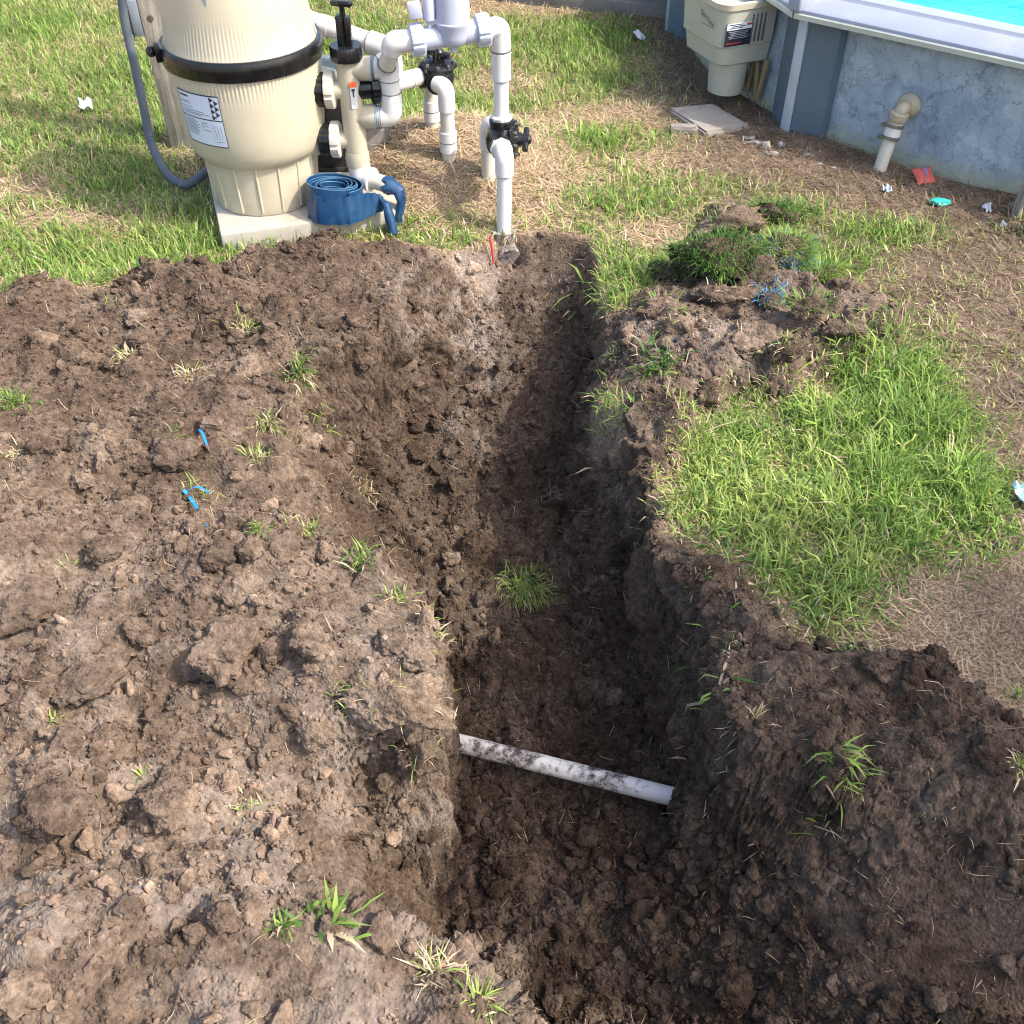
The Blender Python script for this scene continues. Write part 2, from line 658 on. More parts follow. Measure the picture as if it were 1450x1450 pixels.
def extrude_section(sec, p0, p1, up=(0, 0, 1), side=None, caps=True):
    """section points (s, u) swept from p0 to p1; s along side, u along up"""
    p0, p1, up = Vector(p0), Vector(p1), Vector(up)
    side = Vector(side) if side else (p1 - p0).cross(up).normalized()
    V, F = [], []
    n = len(sec)
    for p in (p0, p1):
        for s, u in sec:
            V.append(p + side * s + up * u)
    for k in range(n):
        k2 = (k + 1) % n
        F.append((k, k2, n + k2, n + k))
    if caps:
        F.append(tuple(range(n - 1, -1, -1)))
        F.append(tuple(range(n, 2 * n)))
    return V, F


# ================================================================== THE GROUND
def poly(points, z=0.05):
    return [tuple(G(p[0], p[1], p[2] if len(p) > 2 else z)[:2]) for p in points]


# rim and floor outlines of the trench (surveyed), floor heights fall towards the near end
FLOOR_Y = ([0.3, 0.8, 1.3, 1.8, 2.2, 2.5, 2.75, 2.95], [-0.50, -0.50, -0.50, -0.46, -0.42, -0.36, -0.27, -0.16])
RIM = poly([(640, 352, .02), (700, 338, .0), (765, 330, 0), (832, 342, 0), (850, 400, 0), (846, 470, 0), (852, 545, .02), (876, 620, .03),
            (912, 648, .03), (936, 705, .03), (946, 780, .03), (986, 830, .03), (1012, 890, .03), (1022, 1000, .03), (1062, 1042, .03),
            (1112, 1066, .03), (1180, 1100, .03), (1245, 1125, .03), (1335, 1135, .03), (1450, 1165, .03), (1620, 1190, .03),
            (1900, 1330, .03), (1900, 1650, .03), (1400, 1690, -.1), (900, 1640, -.05), (760, 1500, .02), (690, 1440, .03), (630, 1395, .03), (550, 1350, .02),
            (475, 1310, .0), (430, 1235, -.02), (470, 1150, .0), (550, 1098, .05), (606, 1040, .09), (588, 985, .10), (618, 930, .10), (618, 880, .08),
            (585, 850, .07), (520, 805, .06), (450, 772, .06), (385, 738, .06), (372, 690, .06), (385, 625, .06), (415, 570, .05),
            (465, 530, .04), (530, 490, .02), (580, 430, .0), (625, 385, .0)])
FLOORP = poly([(715, 436, -.17), (770, 428, -.16), (806, 470, -.22), (812, 555, -.36), (800, 640, -.42), (785, 720, -.44), (788, 800, -.45),
               (800, 880, -.47), (850, 940, -.48), (884, 1000, -.49), (902, 1070, -.50), (935, 1165, -.48), (995, 1232, -.43), (1055, 1290, -.37),
               (1135, 1345, -.31), (1245, 1412, -.26), (1410, 1480, -.23), (1650, 1570, -.22), (1650, 1640, -.22), (1300, 1640, -.3), (960, 1600, -.5), (830, 1480, -.5), (740, 1410, -.5), (690, 1385, -.5), (610, 1330, -.49),
               (560, 1245, -.49), (578, 1170, -.5), (640, 1110, -.5), (668, 1050, -.5), (630, 985, -.49), (655, 905, -.48), (652, 840, -.46), (590, 790, -.45),
               (530, 735, -.40), (505, 690, -.36), (525, 635, -.36), (585, 608, -.38), (640, 575, -.37), (688, 500, -.30)])

LEFT_SOIL = poly([(-500, 400), (-200, 405), (0, 400), (50, 392), (85, 398), (120, 408), (165, 392), (215, 376), (312, 372), (335, 350), (420, 330), (480, 325),
                  (560, 330), (640, 345), (700, 335), (760, 345), (800, 600), (800, 1500), (700, 1900), (-900, 1900), (-900, 700)], 0.05)
SOD = poly([(845, 440), (880, 430), (905, 400), (960, 392), (985, 340), (990, 285), (1060, 280), (1080, 330), (1110, 395), (1180, 395), (1260, 415),
            (1310, 455), (1250, 500), (1190, 520), (1120, 560), (1040, 565), (990, 600), (965, 645), (930, 660), (880, 600), (850, 520)], 0.03)
RIGHT_SOIL = poly([(900, 620), (960, 650), (935, 700), (950, 765), (1040, 780), (1085, 830), (1140, 905), (1230, 912), (1330, 940), (1450, 1010), (1600, 1060),
                   (2400, 1500), (2400, 1900), (900, 1900), (850, 900)], 0.02)
PATCH = poly([(955, 655), (1000, 600), (1050, 570), (1150, 555), (1180, 510), (1240, 485), (1330, 495), (1385, 570), (1440, 690), (1440, 760), (1370, 800),
              (1290, 810), (1230, 880), (1175, 918), (1118, 880), (1075, 822), (1035, 778), (955, 755), (935, 700)], 0.0)


def spacing(a, b, lo, hi, fine, coarse):
    """fine steps between lo and hi, growing to coarse outside"""
    v = [lo]
    s = fine
    while v[-1] > a:
        s = min(coarse, s * 1.02)
        v.append(v[-1] - s)
    v = v[::-1]
    n = int((hi - lo) / fine)
    v += [lo + (hi - lo) * i / n for i in range(1, n + 1)]
    s = fine
    while v[-1] < b:
        s = min(coarse, s * 1.02)
        v.append(v[-1] + s)
    return np.array(v)


XS = spacing(-3.0, 2.9, -1.22, 1.15, 0.0066, 0.026)
YS = spacing(0.0, 6.2, 0.55, 2.95, 0.0066, 0.028)
NX, NY = len(XS), len(YS)
GX, GY = np.meshgrid(XS, YS)

d_rim = sdf(GX, GY, RIM)
d_flr = -sdf(GX, GY, FLOORP)
# the edge of the cut is ragged
S_e = np.where(d_rim <= 0, 0, np.where(d_flr <= 0, 1, d_rim / np.maximum(1e-6, d_rim + d_flr)))
Z_e = np.interp(GY, FLOOR_Y[0], FLOOR_Y[1]) * (1 - (1 - S_e) ** 1.5)
rag = fbm(GX * 5, GY * 5, octaves=2, seed=3) * 0.045
d_rim = d_rim + rag
d_flr = d_flr + rag * 0.8 + 0.030 * fbm(GX * 5 + 3, GY * 5, octaves=1, seed=6)
S = np.where(d_rim <= 0, 0, np.where(d_flr <= 0, 1, d_rim / np.maximum(1e-6, d_rim + d_flr)))
W = 1 - (1 - S) ** 1.5
W = np.clip(W + 0.07 * fbm(GX * 6, GY * 6, octaves=1, seed=8) * np.sin(np.pi * np.clip(S, 0, 1)), 0, 1)

s_left = sdf(GX, GY, LEFT_SOIL) + 0.05 * fbm(GX * 8, GY * 8, octaves=4, seed=21)
s_sod = sdf(GX, GY, SOD) + 0.05 * fbm(GX * 11, GY * 11, octaves=4, seed=22)
s_right = sdf(GX, GY, RIGHT_SOIL) + 0.035 * fbm(GX * 11, GY * 11, octaves=4, seed=23)
s_patch = sdf(GX, GY, PATCH) + 0.045 * fbm(GX * 10, GY * 10, octaves=3, seed=24)
trench = smooth(-0.01, 0.02, d_rim)
m_left = smooth(-0.02, 0.05, s_left)
m_sod = smooth(-0.02, 0.04, s_sod)
m_right = smooth(-0.02, 0.03, s_right) * (1 - smooth(-0.02, 0.03, s_patch))
SOILM = np.clip(np.maximum.reduce([m_left, m_sod, m_right, trench]), 0, 1)

z0 = 0.012 * fbm(GX * 1.5, GY * 1.5, octaves=3, seed=30) + 0.006 * fbm(GX * 6, GY * 6, octaves=3, seed=31)


def hump(z, px, py, h, rx, ry=None, ang=0.0, zref=0.05, p=2):
    c = G(px, py, zref)
    ry = ry or rx
    ca, sa = math.cos(ang), math.sin(ang)
    u = ((GX - c.x) * ca + (GY - c.y) * sa) / rx
    v = (-(GX - c.x) * sa + (GY - c.y) * ca) / ry
    return z + h * np.exp(-np.power(u * u + v * v, p / 2))


# straw-covered rise under the middle pipes
z0 = hump(z0, 625, 190, 0.135, 0.40, 0.34, zref=0.12, p=2.6)
# spoil heap to the left of the cut
heap = 0.050 * smooth(0, 0.22, s_left) + 0.045 * smooth(0.0, 0.6, s_left) * (0.6 + fbm(GX * 3.2, GY * 3.2, octaves=4, seed=40))
heap = heap + 0.016 * fbm(GX * 7, GY * 7, octaves=3, seed=42) * smooth(0, 0.1, s_left)
z0 = z0 + np.maximum(heap, -0.02) * smooth(-0.02, 0.06, s_left)
for a in [(60, 420, .06, .16), (240, 400, .05, .2), (430, 370, .06, .16, .08), (560, 345, .05, .14, .07), (200, 640, .05, .22, .1, .5), (330, 850, .09, .2, .17), (470, 960, .08, .16, .12),
          (560, 985, .05, .09, .08), (40, 830, .09, .12), (130, 960, .06, .12), (85, 1150, .07, .09), (545, 1075, -.13, .13, .06), (440, 1110, -.12, .16, .09),
          (300, 1040, -.03, .12, .08), (100, 880, -.05, .05, .05), (240, 1310, .05, .2, .09), (470, 1370, .06, .14, .08), (60, 1390, .06, .12, .09), (150, 720, -.04, .08, .05),
          (320, 590, .04, .14, .08), (560, 520, .04, .10, .08), (520, 1230, -.06, .12, .10), (650, 400, .03, .07, .06)]:
    z0 = hump(z0, *a)
# thrown sod and loose earth right of the cut
lump = smooth(0, 0.12, s_sod) * (0.035 + 0.05 * np.abs(fbm(GX * 7, GY * 7, octaves=3, seed=50)))
z0 = z0 + lump
for a in [(1030, 320, -.02, .09, .08), (1000, 375, .05, .12, .07), (1090, 400, .06, .10, .07), (900, 580, .05, .06), (1000, 480, .05, .15, .06), (1150, 470, .04, .12, .05),
          (960, 600, .05, .07), (1015, 800, .025, .05), (1230, 950, .04, .16, .05, -.2), (1150, 1010, .03, .12), (1330, 1020, .03, .12), (1420, 1100, .05, .10)]:
    z0 = hump(z0, *a)
z0 = z0 + smooth(0, 0.05, s_right) * 0.02

zf = np.interp(GY, FLOOR_Y[0], FLOOR_Y[1]) + 0.28 * smooth(0.22, 0.72, GX) * (GY < 1.6) + 0.022 * fbm(GX * 5, GY * 5, octaves=4, seed=60)
for a in [(500, 690, .13, .16, .14), (570, 650, .04, .09), (700, 780, .03, .12, .06), (735, 1060, .03, .08), (620, 1165, .05, .06), (730, 940, .035, .14, .08), (940, 1080, .07, .05), (1060, 1300, .03, .08),
          (700, 1370, .06, .10, .06), (820, 1000, -.02, .1)]:
    zf = hump(zf, a[0], a[1], a[2], a[3], a[4] if len(a) > 4 else None, zref=-.45)
GZ = z0 * (1 - W) + zf * W
# earth does not stand in folds: slump the steepest faces a little
for _ in range(1):
    gy_ = np.gradient(GZ, axis=0) / np.gradient(YS)[:, None]
    gx_ = np.gradient(GZ, axis=1) / np.gradient(XS)[None, :]
    cliff = box_blur(smooth(1.2, 2.6, np.sqrt(gx_ ** 2 + gy_ ** 2)), 3)
    GZ = GZ * (1 - cliff) + box_blur(GZ, 3) * cliff

soft = box_blur(smooth(0.25, 0.40, GX) * smooth(1.65, 1.45, GY) * smooth(0.0, 0.08, S), 4)
for _ in range(3):
    GZ = GZ * (1 - soft) + box_blur(GZ, 5) * soft

# lumps of every size pressed together: half-buried clods raised out of the sheet
LUMP = np.zeros_like(GZ)
in_view = np.abs(GX) < 0.56 * (GY * CS + (CAM_H - GZ) * SN) + 0.25
pick = np.flatnonzero((SOILM > 0.5) & in_view)
cell = (np.gradient(XS)[None, :] * np.gradient(YS)[:, None]).ravel()
prob = cell[pick] * np.where(W.ravel()[pick] > 0.1, 1.0, 1.25)
prob = prob / prob.sum()


def stamp(n, rmin, rmax, hfac, power):
    ids = RNG.choice(pick, n, p=prob)
    rs = rmin * (rmax / rmin) ** (RNG.random(n) ** power)
    for i, r in zip(ids, rs):
        cx, cy = GX.ravel()[i], GY.ravel()[i]
        ax = r * random.uniform(0.75, 1.3)
        ay = r * random.uniform(0.75, 1.3)
        t = random.uniform(0, 3.14)
        m = max(ax, ay) * 1.05
        i0, i1 = np.searchsorted(XS, (cx - m, cx + m))
        j0, j1 = np.searchsorted(YS, (cy - m, cy + m))
        if i1 - i0 < 2 or j1 - j0 < 2:
            continue
        dx, dy = GX[j0:j1, i0:i1] - cx, GY[j0:j1, i0:i1] - cy
        u = (dx * math.cos(t) + dy * math.sin(t)) / ax
        v = (-dx * math.sin(t) + dy * math.cos(t)) / ay
        # a blend of round and blocky outlines
        q = np.maximum(np.abs(u), np.abs(v)) * 0.55 + np.sqrt(u * u + v * v) * 0.5
        h = r * hfac * random.uniform(0.6, 1.25) * np.sqrt(np.clip(1 - q ** 2.4, 0, 1))
        h = h + (dx * random.uniform(-.3, .3) + dy * random.uniform(-.3, .3)) * (h > 0)
        sub = LUMP[j0:j1, i0:i1]
        np.maximum(sub, h + 0.35 * sub, out=sub, where=h > 0.001)


stamp(800, 0.028, 0.070, 0.80, 1.6)
stamp(5200, 0.013, 0.032, 0.85, 1.2)
stamp(12000, 0.0075, 0.014, 1.0, 1.0)
crumble = smooth(-0.25, 0.35, fbm(GX * 4.5, GY * 4.5, octaves=3, seed=70))          # some faces stay cut smooth
crumble = np.maximum(crumble, 0.85 * smooth(0.9, 1.0, S) * smooth(2.2, 1.5, GY))
wall = smooth(0.0, 0.10, S) * smooth(1.0, 0.90, S)
LUMP *= SOILM * (0.45 + 0.55 * crumble) * (1 - 0.97 * wall)
GZ = GZ + LUMP
GZ = GZ + SOILM * (1 - 0.9 * wall) * (0.007 * fbm(GX * 30, GY * 30, octaves=3, seed=71) + 0.004 * vnoise(GX * 95, GY * 95, seed=72))
# flat where the slab and the pool stand
POOL_C, POOL_R = Vector((2.70, 5.06, 0)), 1.88
GZ = np.where((GX - POOL_C.x) ** 2 + (GY - POOL_C.y) ** 2 < (POOL_R + 0.02) ** 2, np.minimum(GZ, 0.0), GZ)

# relief on the steep faces, pushed along the surface so that roots and ledges overhang
ty = np.gradient(GZ, axis=0) / np.gradient(YS)[:, None]
tx = np.gradient(GZ, axis=1) / np.gradient(XS)[None, :]
k = 9


bx_, by_ = box_blur(tx, k), box_blur(ty, k)
nl = np.sqrt(bx_ ** 2 + by_ ** 2 + 1)
NXv, NYv, NZv = -bx_ / nl, -by_ / nl, 1 / nl
steep = smooth(0.25, 0.75, 1 - NZv) * SOILM
rel = 0.045 * fbm(GX * 9, GY * 9, GZ * 9, octaves=2, seed=80)
# blocky breakage on the cut faces
blk = np.abs(fbm(GX * 12, GY * 12, GZ * 12, octaves=1, seed=82))
rel = rel + 0.016 * (smooth(0.03, 0.22, blk) - 0.6)
PX = GX + NXv * rel * steep
PY_ = GY + NYv * rel * steep
PZ_ = GZ + NZv * rel * steep


def pocket(c, rad, push):
    """a hollow scooped out of the face around c"""
    global PX, PY_, PZ_
    d2 = ((PX - c[0]) ** 2 + (PY_ - c[1]) ** 2 + (PZ_ - c[2]) ** 2) / rad ** 2
    w = np.exp(-d2 * 1.6)
    PX, PY_, PZ_ = PX + push[0] * w, PY_ + push[1] * w, PZ_ + push[2] * w


pocket(G(832, 372, -.10), 0.06, (0.05, 0.10, -.06))
pocket(G(945, 1160, -.46), 0.07, (0.09, 0.04, -.05))
pocket(G(872, 790, -.25), 0.07, (0.08, 0.02, -.02))
pocket(G(895, 980, -.33), 0.07, (0.07, 0.02, -.02))
pocket(G(530, 1095, -.02), 0.06, (-0.06, 0.05, -.06))
pocket(G(600, 605, -.30), 0.07, (-0.06, 0.05, -.05))
for q in ((500, 570, -.10), (470, 610, -.10), (455, 668, -.10), (540, 590, -.2), (560, 520, -.12), (610, 500, -.15), (605, 950, -.1), (598, 1050, -.1), (625, 1010, -.25), (575, 880, 0), (480, 740, -.1)):
    pocket(G(*q), random.uniform(.03, .05), (-random.uniform(.03, .05), .02, -.03))
pocket(G(1150, 1340, -.32), 0.05, (0.05, 0.05, -.05))
pocket(G(720, 352, -.03), 0.055, (0.0, 0.03, -.10))
pocket(G(610, 380, .0), 0.03, (-.02, 0.02, -.05))

# colour masks: R bare soil, G pale dry crust, B darker soil, by depth and by area
pale = np.zeros_like(GZ)
for px, py, zz, rx, ry, v in [(655, 430, -.05, .11, .30, 1.3), (600, 440, 0, .09, .2, .9), (690, 370, 0, .12, .12, 1.1), (760, 350, 0, .14, .05, .4), (650, 355, 0, .14, .09, 1.2), (920, 480, .03, .10, .10, .8), (1020, 500, .03, .2, .09, .75), (1030, 410, .06, .1, .05, .7),
                              (930, 330, .0, .12, .10, .75), (540, 950, .1, .07, .05, .35), (740, 380, -.15, .14, .04, .5), (1060, 520, .03, .1, .05, .6), (540, 1010, .05, .05, .05, .4), (580, 1150, -.4, .06, .05, .5), (640, 560, -.2, .03, .12, .5)]:
    c = G(px, py, zz)
    pale = np.maximum(pale, v * np.exp(-((PX - c.x) / rx) ** 2 - ((PY_ - c.y) / ry) ** 2))
pale = np.maximum(pale, 0.55 * m_left * smooth(1.9, 0.8, GY) * (1 - 0.6 * trench))
pale = pale * smooth(-0.25, 0.25, fbm(GX * 12, GY * 12, GZ * 12, octaves=4, seed=90))
dark_soil = smooth(0.02, 0.30, -PZ_) * (0.72 + 0.28 * fbm(GX * 5, GY * 5, octaves=3, seed=91))
dark_soil = np.maximum(dark_soil, 0.30 * smooth(0.0, 0.05, s_right)) * trench + (1 - trench) * (0.42 * m_right + 0.45 * m_left * smooth(1.5, 2.5, GY) * (0.7 + 0.6 * fbm(GX * 4, GY * 4, octaves=3, seed=93)))
bare_g = smooth(0.62, 0.95, GX + 0.16 * (GY - 3.0)) * (0.75 + 0.5 * fbm(GX * 8, GY * 8, octaves=3, seed=95)) * (1 - trench)
MASK = np.stack([np.clip(np.maximum(SOILM, 0.8 * bare_g), 0, 1), np.clip(pale, 0, 1), np.clip(dark_soil + 0.25 * bare_g * (1 - SOILM), 0, 1)], -1).reshape(-1, 3)
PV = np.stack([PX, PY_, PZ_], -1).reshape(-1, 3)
ii = (np.arange(NY - 1)[:, None] * NX + np.arange(NX - 1)[None, :]).ravel()
quads = np.stack([ii, ii + 1, ii + NX + 1, ii + NX], 1)

# steep faces get three times the points, with finer breakage
st = steep.ravel()
hard = np.flatnonzero(st[quads].min(1) > 0.12)
hq = quads[hard]
quads = np.delete(quads, hard, 0)
FK = 3
hj, hi_ = hq[:, 0] // NX, hq[:, 0] % NX
ga, gb = np.meshgrid(np.arange(FK + 1), np.arange(FK + 1))
keys = ((hj[:, None] * FK + gb.ravel()[None]) * (NX * FK) + hi_[:, None] * FK + ga.ravel()[None])
uk, inv = np.unique(keys.ravel(), return_inverse=True)
fj, fi = uk // (NX * FK), uk % (NX * FK)
j0, i0 = np.minimum(fj // FK, NY - 2), np.minimum(fi // FK, NX - 2)
wy, wx = (fj - j0 * FK) / FK, (fi - i0 * FK) / FK


def bil(a):
    a = a.reshape(NY, NX, -1)
    wx_, wy_ = wx[:, None], wy[:, None]
    return (a[j0, i0] * (1 - wx_) * (1 - wy_) + a[j0, i0 + 1] * wx_ * (1 - wy_) + a[j0 + 1, i0] * (1 - wx_) * wy_ + a[j0 + 1, i0 + 1] * wx_ * wy_)


fv = bil(PV)
fn = bil(np.stack([NXv, NYv, NZv], -1))
qm = np.zeros((NY - 1) * (NX - 1), bool)
qm[hard] = True
qm = np.pad(qm.reshape(NY - 1, NX - 1), 1)
vflag = (qm[:-1, :-1] & qm[1:, :-1] & qm[:-1, 1:] & qm[1:, 1:]).astype(float)
fs = np.clip((bil(st)[:, 0] - 0.12) / 0.3, 0, 1) * bil(vflag)[:, 0]
rgt = smooth(0.3, 0.6, fv[:, 0]) * smooth(1.7, 1.3, fv[:, 1])
amp = 0.030 * (1 - 0.15 * rgt) * fbm(fv[:, 0] * 20, fv[:, 1] * 20, fv[:, 2] * 20, octaves=3, seed=84, gain=0.55)
clot = np.abs(fbm(fv[:, 0] * 34, fv[:, 1] * 34, fv[:, 2] * 34, octaves=2, seed=85))
amp = amp + 0.006 * fbm(fv[:, 0] * 75, fv[:, 1] * 75, fv[:, 2] * 75, octaves=1, seed=86) + 0.012 * (1 - 0.3 * rgt) * (smooth(0.0, 0.16, clot) - 0.5)
fv = fv + fn * (amp * fs)[:, None]
fm = bil(MASK)
inv = inv.reshape(-1, FK + 1, FK + 1) + len(PV)
fq = np.stack([inv[:, :-1, :-1], inv[:, :-1, 1:], inv[:, 1:, 1:], inv[:, 1:, :-1]], -1).reshape(-1, 4)

# ring of plain ground out to the horizon, sharing the border of the surveyed sheet
FAR = 220.0
bidx = np.concatenate([np.arange(NX), np.arange(1, NY) * NX + NX - 1, (NY - 1) * NX + np.arange(NX - 2, -1, -1), np.arange(NY - 2, 0, -1) * NX])
bv = PV[bidx].copy()
ctr = np.array([0, 3.0])
rings = [PV, fv]
masks = [MASK, fm]
prev = bidx
nb = len(bidx)
faces = [quads, fq]
off = len(PV) + len(fv)
for sc in (1.5, 3, 8, 25, 70):
    r = bv.copy()
    r[:, :2] = ctr + (bv[:, :2] - ctr) * sc
    r[:, 2] = 0.0
    idx = off + np.arange(nb)
    rings.append(r)
    masks.append(np.zeros((nb, 3)))
    nx = np.roll(np.arange(nb), -1)
    faces.append(np.stack([prev, idx, idx[nx], prev[nx]], 1))
    prev = idx
    off += nb
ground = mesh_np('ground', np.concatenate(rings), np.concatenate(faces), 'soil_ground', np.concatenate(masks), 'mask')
ground['kind'] = 'structure'


def gz(x, y):
    """height of the ground sheet"""
    i = np.clip(np.searchsorted(XS, x) - 1, 0, NX - 2)
    j = np.clip(np.searchsorted(YS, y) - 1, 0, NY - 2)
    fx = np.clip((x - XS[i]) / (XS[i + 1] - XS[i]), 0, 1)
    fy = np.clip((y - YS[j]) / (YS[j + 1] - YS[j]), 0, 1)
    a = GZ[j, i] * (1 - fx) + GZ[j, i + 1] * fx
    b = GZ[j + 1, i] * (1 - fx) + GZ[j + 1, i + 1] * fx
    return a * (1 - fy) + b * fy


def on_ground(px, py, guess=0.0):
    """where the sight line through a pixel first meets the ground"""
    u, v = (px - 725) / FPX, (725 - py) / FPX
    d = np.array([u, CS + v * SN, -(SN - v * CS)])
    t = np.linspace(1.0, 6.5, 2200)
    x, y, z = d[0] * t, d[1] * t, CAM_H + d[2] * t
    h = gz(x, y)
    k = np.argmax(z <= h)
    if z[k] > h[k]:
        return G(px, py, guess)
    return Vector((x[k], y[k], h[k]))


# ================================================================== POOL
def pool_at(deg, r, z):
    return POOL_C + Vector((math.cos(R(deg)) * r, math.sin(R(deg)) * r, z))


POST0 = 214.0
STEP = 36.0
pool = thing('swimming_pool', 'round above-ground pool with blue-grey textured wall and white top rail', 'pool', POOL_C)


def ring_sheet(r, z0, z1, n=120, thick=0.004):
    V, F = [], []
    for k in range(n):
        for rr, z in ((r, z0), (r, z1), (r - thick, z1), (r - thick, z0)):
            V.append(pool_at(360 * k / n, rr, z))
    for k in range(n):
        a, b = k * 4, ((k + 1) % n) * 4
        for j in range(4):
            F.append((a + j, b + j, b + (j + 1) % 4, a + (j + 1) % 4))
    return V, F


mesh('wall', ring_sheet(POOL_R, -0.05, 0.47, 160), 'pool_wall', pool)
wv = [pool_at(360 * k / 80, POOL_R - 0.006, 0.37) for k in range(80)]
mesh('water', (wv, [tuple(range(80))]), 'pool_water', pool)
# coping rails: one per bay, meeting under caps at the uprights
sec = [(0.0, 0.438), (-0.002, 0.452), (0.002, 0.463), (0.012, 0.470), (0.095, 0.492), (0.100, 0.497), (0.104, 0.503), (0.112, 0.504),
       (0.118, 0.499), (0.125, 0.499), (0.178, 0.503), (0.184, 0.500), (0.186, 0.485), (0.186, 0.470), (0.178, 0.470), (0.174, 0.490), (0.10, 0.482), (0.014, 0.458), (0.010, 0.440)]
RO = 2.03
for k in range(10):
    a0, a1 = POST0 + STEP * k, POST0 + STEP * (k + 1)
    V, F = [], []
    n = len(sec)
    for aa in (a0 + 0.12, a1 - 0.12):
        for s_, u_ in sec:
            V.append(pool_at(aa, (RO - s_ / math.cos(R(18))), u_))
    for j in range(n):
        F.append((j, (j + 1) % n, n + (j + 1) % n, n + j))
    F += [tuple(range(n - 1, -1, -1)), tuple(range(n, 2 * n))]
    rail = mesh('top_rail', (V, F), 'rail', pool, angle=30)
    lip_sec = [(-0.004, 0.432), (-0.006, 0.448), (-0.003, 0.4525), (0.001, 0.4515), (0.001, 0.437), (0.009, 0.432)]
    V, F = [], []
    n = len(lip_sec)
    for aa in (a0 + 0.12, a1 - 0.12):
        for s_, u_ in lip_sec:
            V.append(pool_at(aa, (RO - s_ / math.cos(R(18))), u_))
    for j in range(n):
        F.append((j, (j + 1) % n, n + (j + 1) % n, n + j))
    F += [tuple(range(n - 1, -1, -1)), tuple(range(n, 2 * n))]
    mesh('rail_lip', (V, F), 'rail_lip', rail)
for k in range(10):
    a = POST0 + STEP * k
    nrm = Vector((math.cos(R(a)), math.sin(R(a)), 0))
    tan = Vector((-nrm.y, nrm.x, 0))
    p = POOL_C + nrm * (POOL_R + 0.001)
    sec_p = [(-0.135, 0.0), (-0.130, 0.030), (-0.026, 0.082), (0.026, 0.082), (0.130, 0.030), (0.135, 0.0)]
    V = [p + tan * s_ + nrm * u_ + Vector((0, 0, z)) for z in (-0.03, 0.445) for s_, u_ in sec_p]
    n = len(sec_p)
    F = [(j, (j + 1) % n, n + (j + 1) % n, n + j) for j in range(n)] + [tuple(range(n - 1, -1, -1)), tuple(range(n, 2 * n))]
    up = mesh('upright', (V, F), 'post_blue', pool, angle=20)
    c = p + nrm * 0.086 + Vector((0, 0, 0.21))
    mesh('white_strip', box(c, (0.021, 0.006, 0.238), tan, nrm, (0, 0, 1), 0.003), 'post_white', up)
    cap = box(pool_at(a, RO - 0.075, 0.484), (0.030, 0.088, 0.030), tan, nrm, (0, 0, 1), 0.012, 3)
    mesh('rail_cap', cap, 'rail', up)

# skimmer on the wall behind the upright
SKA = 202.6
sn = Vector((math.cos(R(SKA)), math.sin(R(SKA)), 0))
st_ = Vector((-sn.y, sn.x, 0))
if st_.y > 0:
    st_ = -st_                                       # st_ points towards the viewer's side
S0 = POOL_C + sn * POOL_R


def sk(d, w, z):
    return S0 + sn * d + st_ * w + Vector((0, 0, z + 0.022))


def rounded_tub(d0, d1, w, z0, z1, rc, grow=0.0, open_top=0.0):
    """box with its two outer corners rounded, growing towards the top"""
    def outline(e, z):
        pts = [sk(d0, w + e, z)]
        for j in range(9):
            t = R(90 * j / 8)
            pts.append(sk(d1 + e - rc + rc * math.sin(t), w + e - rc + rc * math.cos(t), z))
        for j in range(9):
            t = R(90 * j / 8)
            pts.append(sk(d1 + e - rc + rc * math.cos(t), -(w + e - rc) - rc * math.sin(t), z))
        pts.append(sk(d0, -(w + e), z))
        return pts
    rows = [outline(-0.008, z0), outline(0, z0 + 0.006), outline(grow, z1)]
    if open_top:
        rows += [outline(grow - open_top, z1), outline(grow - open_top - 0.004, z1 - 0.05)]
    V = [p for r_ in rows for p in r_]
    n = len(rows[0])
    F = [(i * n + j, i * n + (j + 1) % n, (i + 1) * n + (j + 1) % n, (i + 1) * n + j) for i in range(len(rows) - 1) for j in range(n)]
    F += [tuple(range(n - 1, -1, -1)), tuple(range((len(rows) - 1) * n, len(rows) * n))]
    return V, F


skim = thing('pool_skimmer', 'beige plastic skimmer box with cylindrical basket bolted to the pool wall', 'skimmer', sk(0.1, 0, 0.03))
mesh('upper_body', rounded_tub(0.012, 0.245, 0.158, 0.235, 0.375, 0.05, 0.006), 'skimmer', skim)
mesh('lower_body', rounded_tub(0.012, 0.228, 0.145, 0.165, 0.237, 0.05, 0.008), 'skimmer', skim)
mesh('rim', rounded_tub(0.010, 0.258, 0.170, 0.372, 0.400, 0.058, 0.002, 0.022), 'skimmer_rim', skim)
mesh('basket', lathe([(0.0, 0.03), (0.060, 0.03), (0.070, 0.036), (0.080, 0.17)], sk(0.125, 0.055, 0), n=72, mod=lambda i, k, t: 0.0008 if (i > 1 and k % 2) else 0), 'skimmer', skim)
for j in range(4):
    mesh('vent_slot', box(sk(0.060 + 0.018 * j, 0.162, 0.305), (0.0035, 0.004, 0.052), sn, st_, (0, 0, 1), 0.002), 'seam', skim)
stk_ = mesh('sticker', box(sk(0.170, 0.1622, 0.290), (0.058, 0.0012, 0.042), sn, st_, (0, 0, 1)), 'sticker_navy', skim)
mesh('print', join(box(sk(0.170, 0.1638, 0.320), (0.057, 0.0006, 0.012), sn, st_, (0, 0, 1)),), 'paper', stk_)
mesh('print', join(*[box(sk(0.188 - 0.012 * (j % 2), 0.1646, 0.3265 - 0.006 * j), (0.030, 0.0004, 0.0016), sn, st_, (0, 0, 1)) for j in range(3)]), 'ink', stk_)
mesh('print', box(sk(0.128, 0.1648, 0.324), (0.012, 0.0005, 0.004), sn, st_, (0, 0, 1)), 'ink_red', stk_)
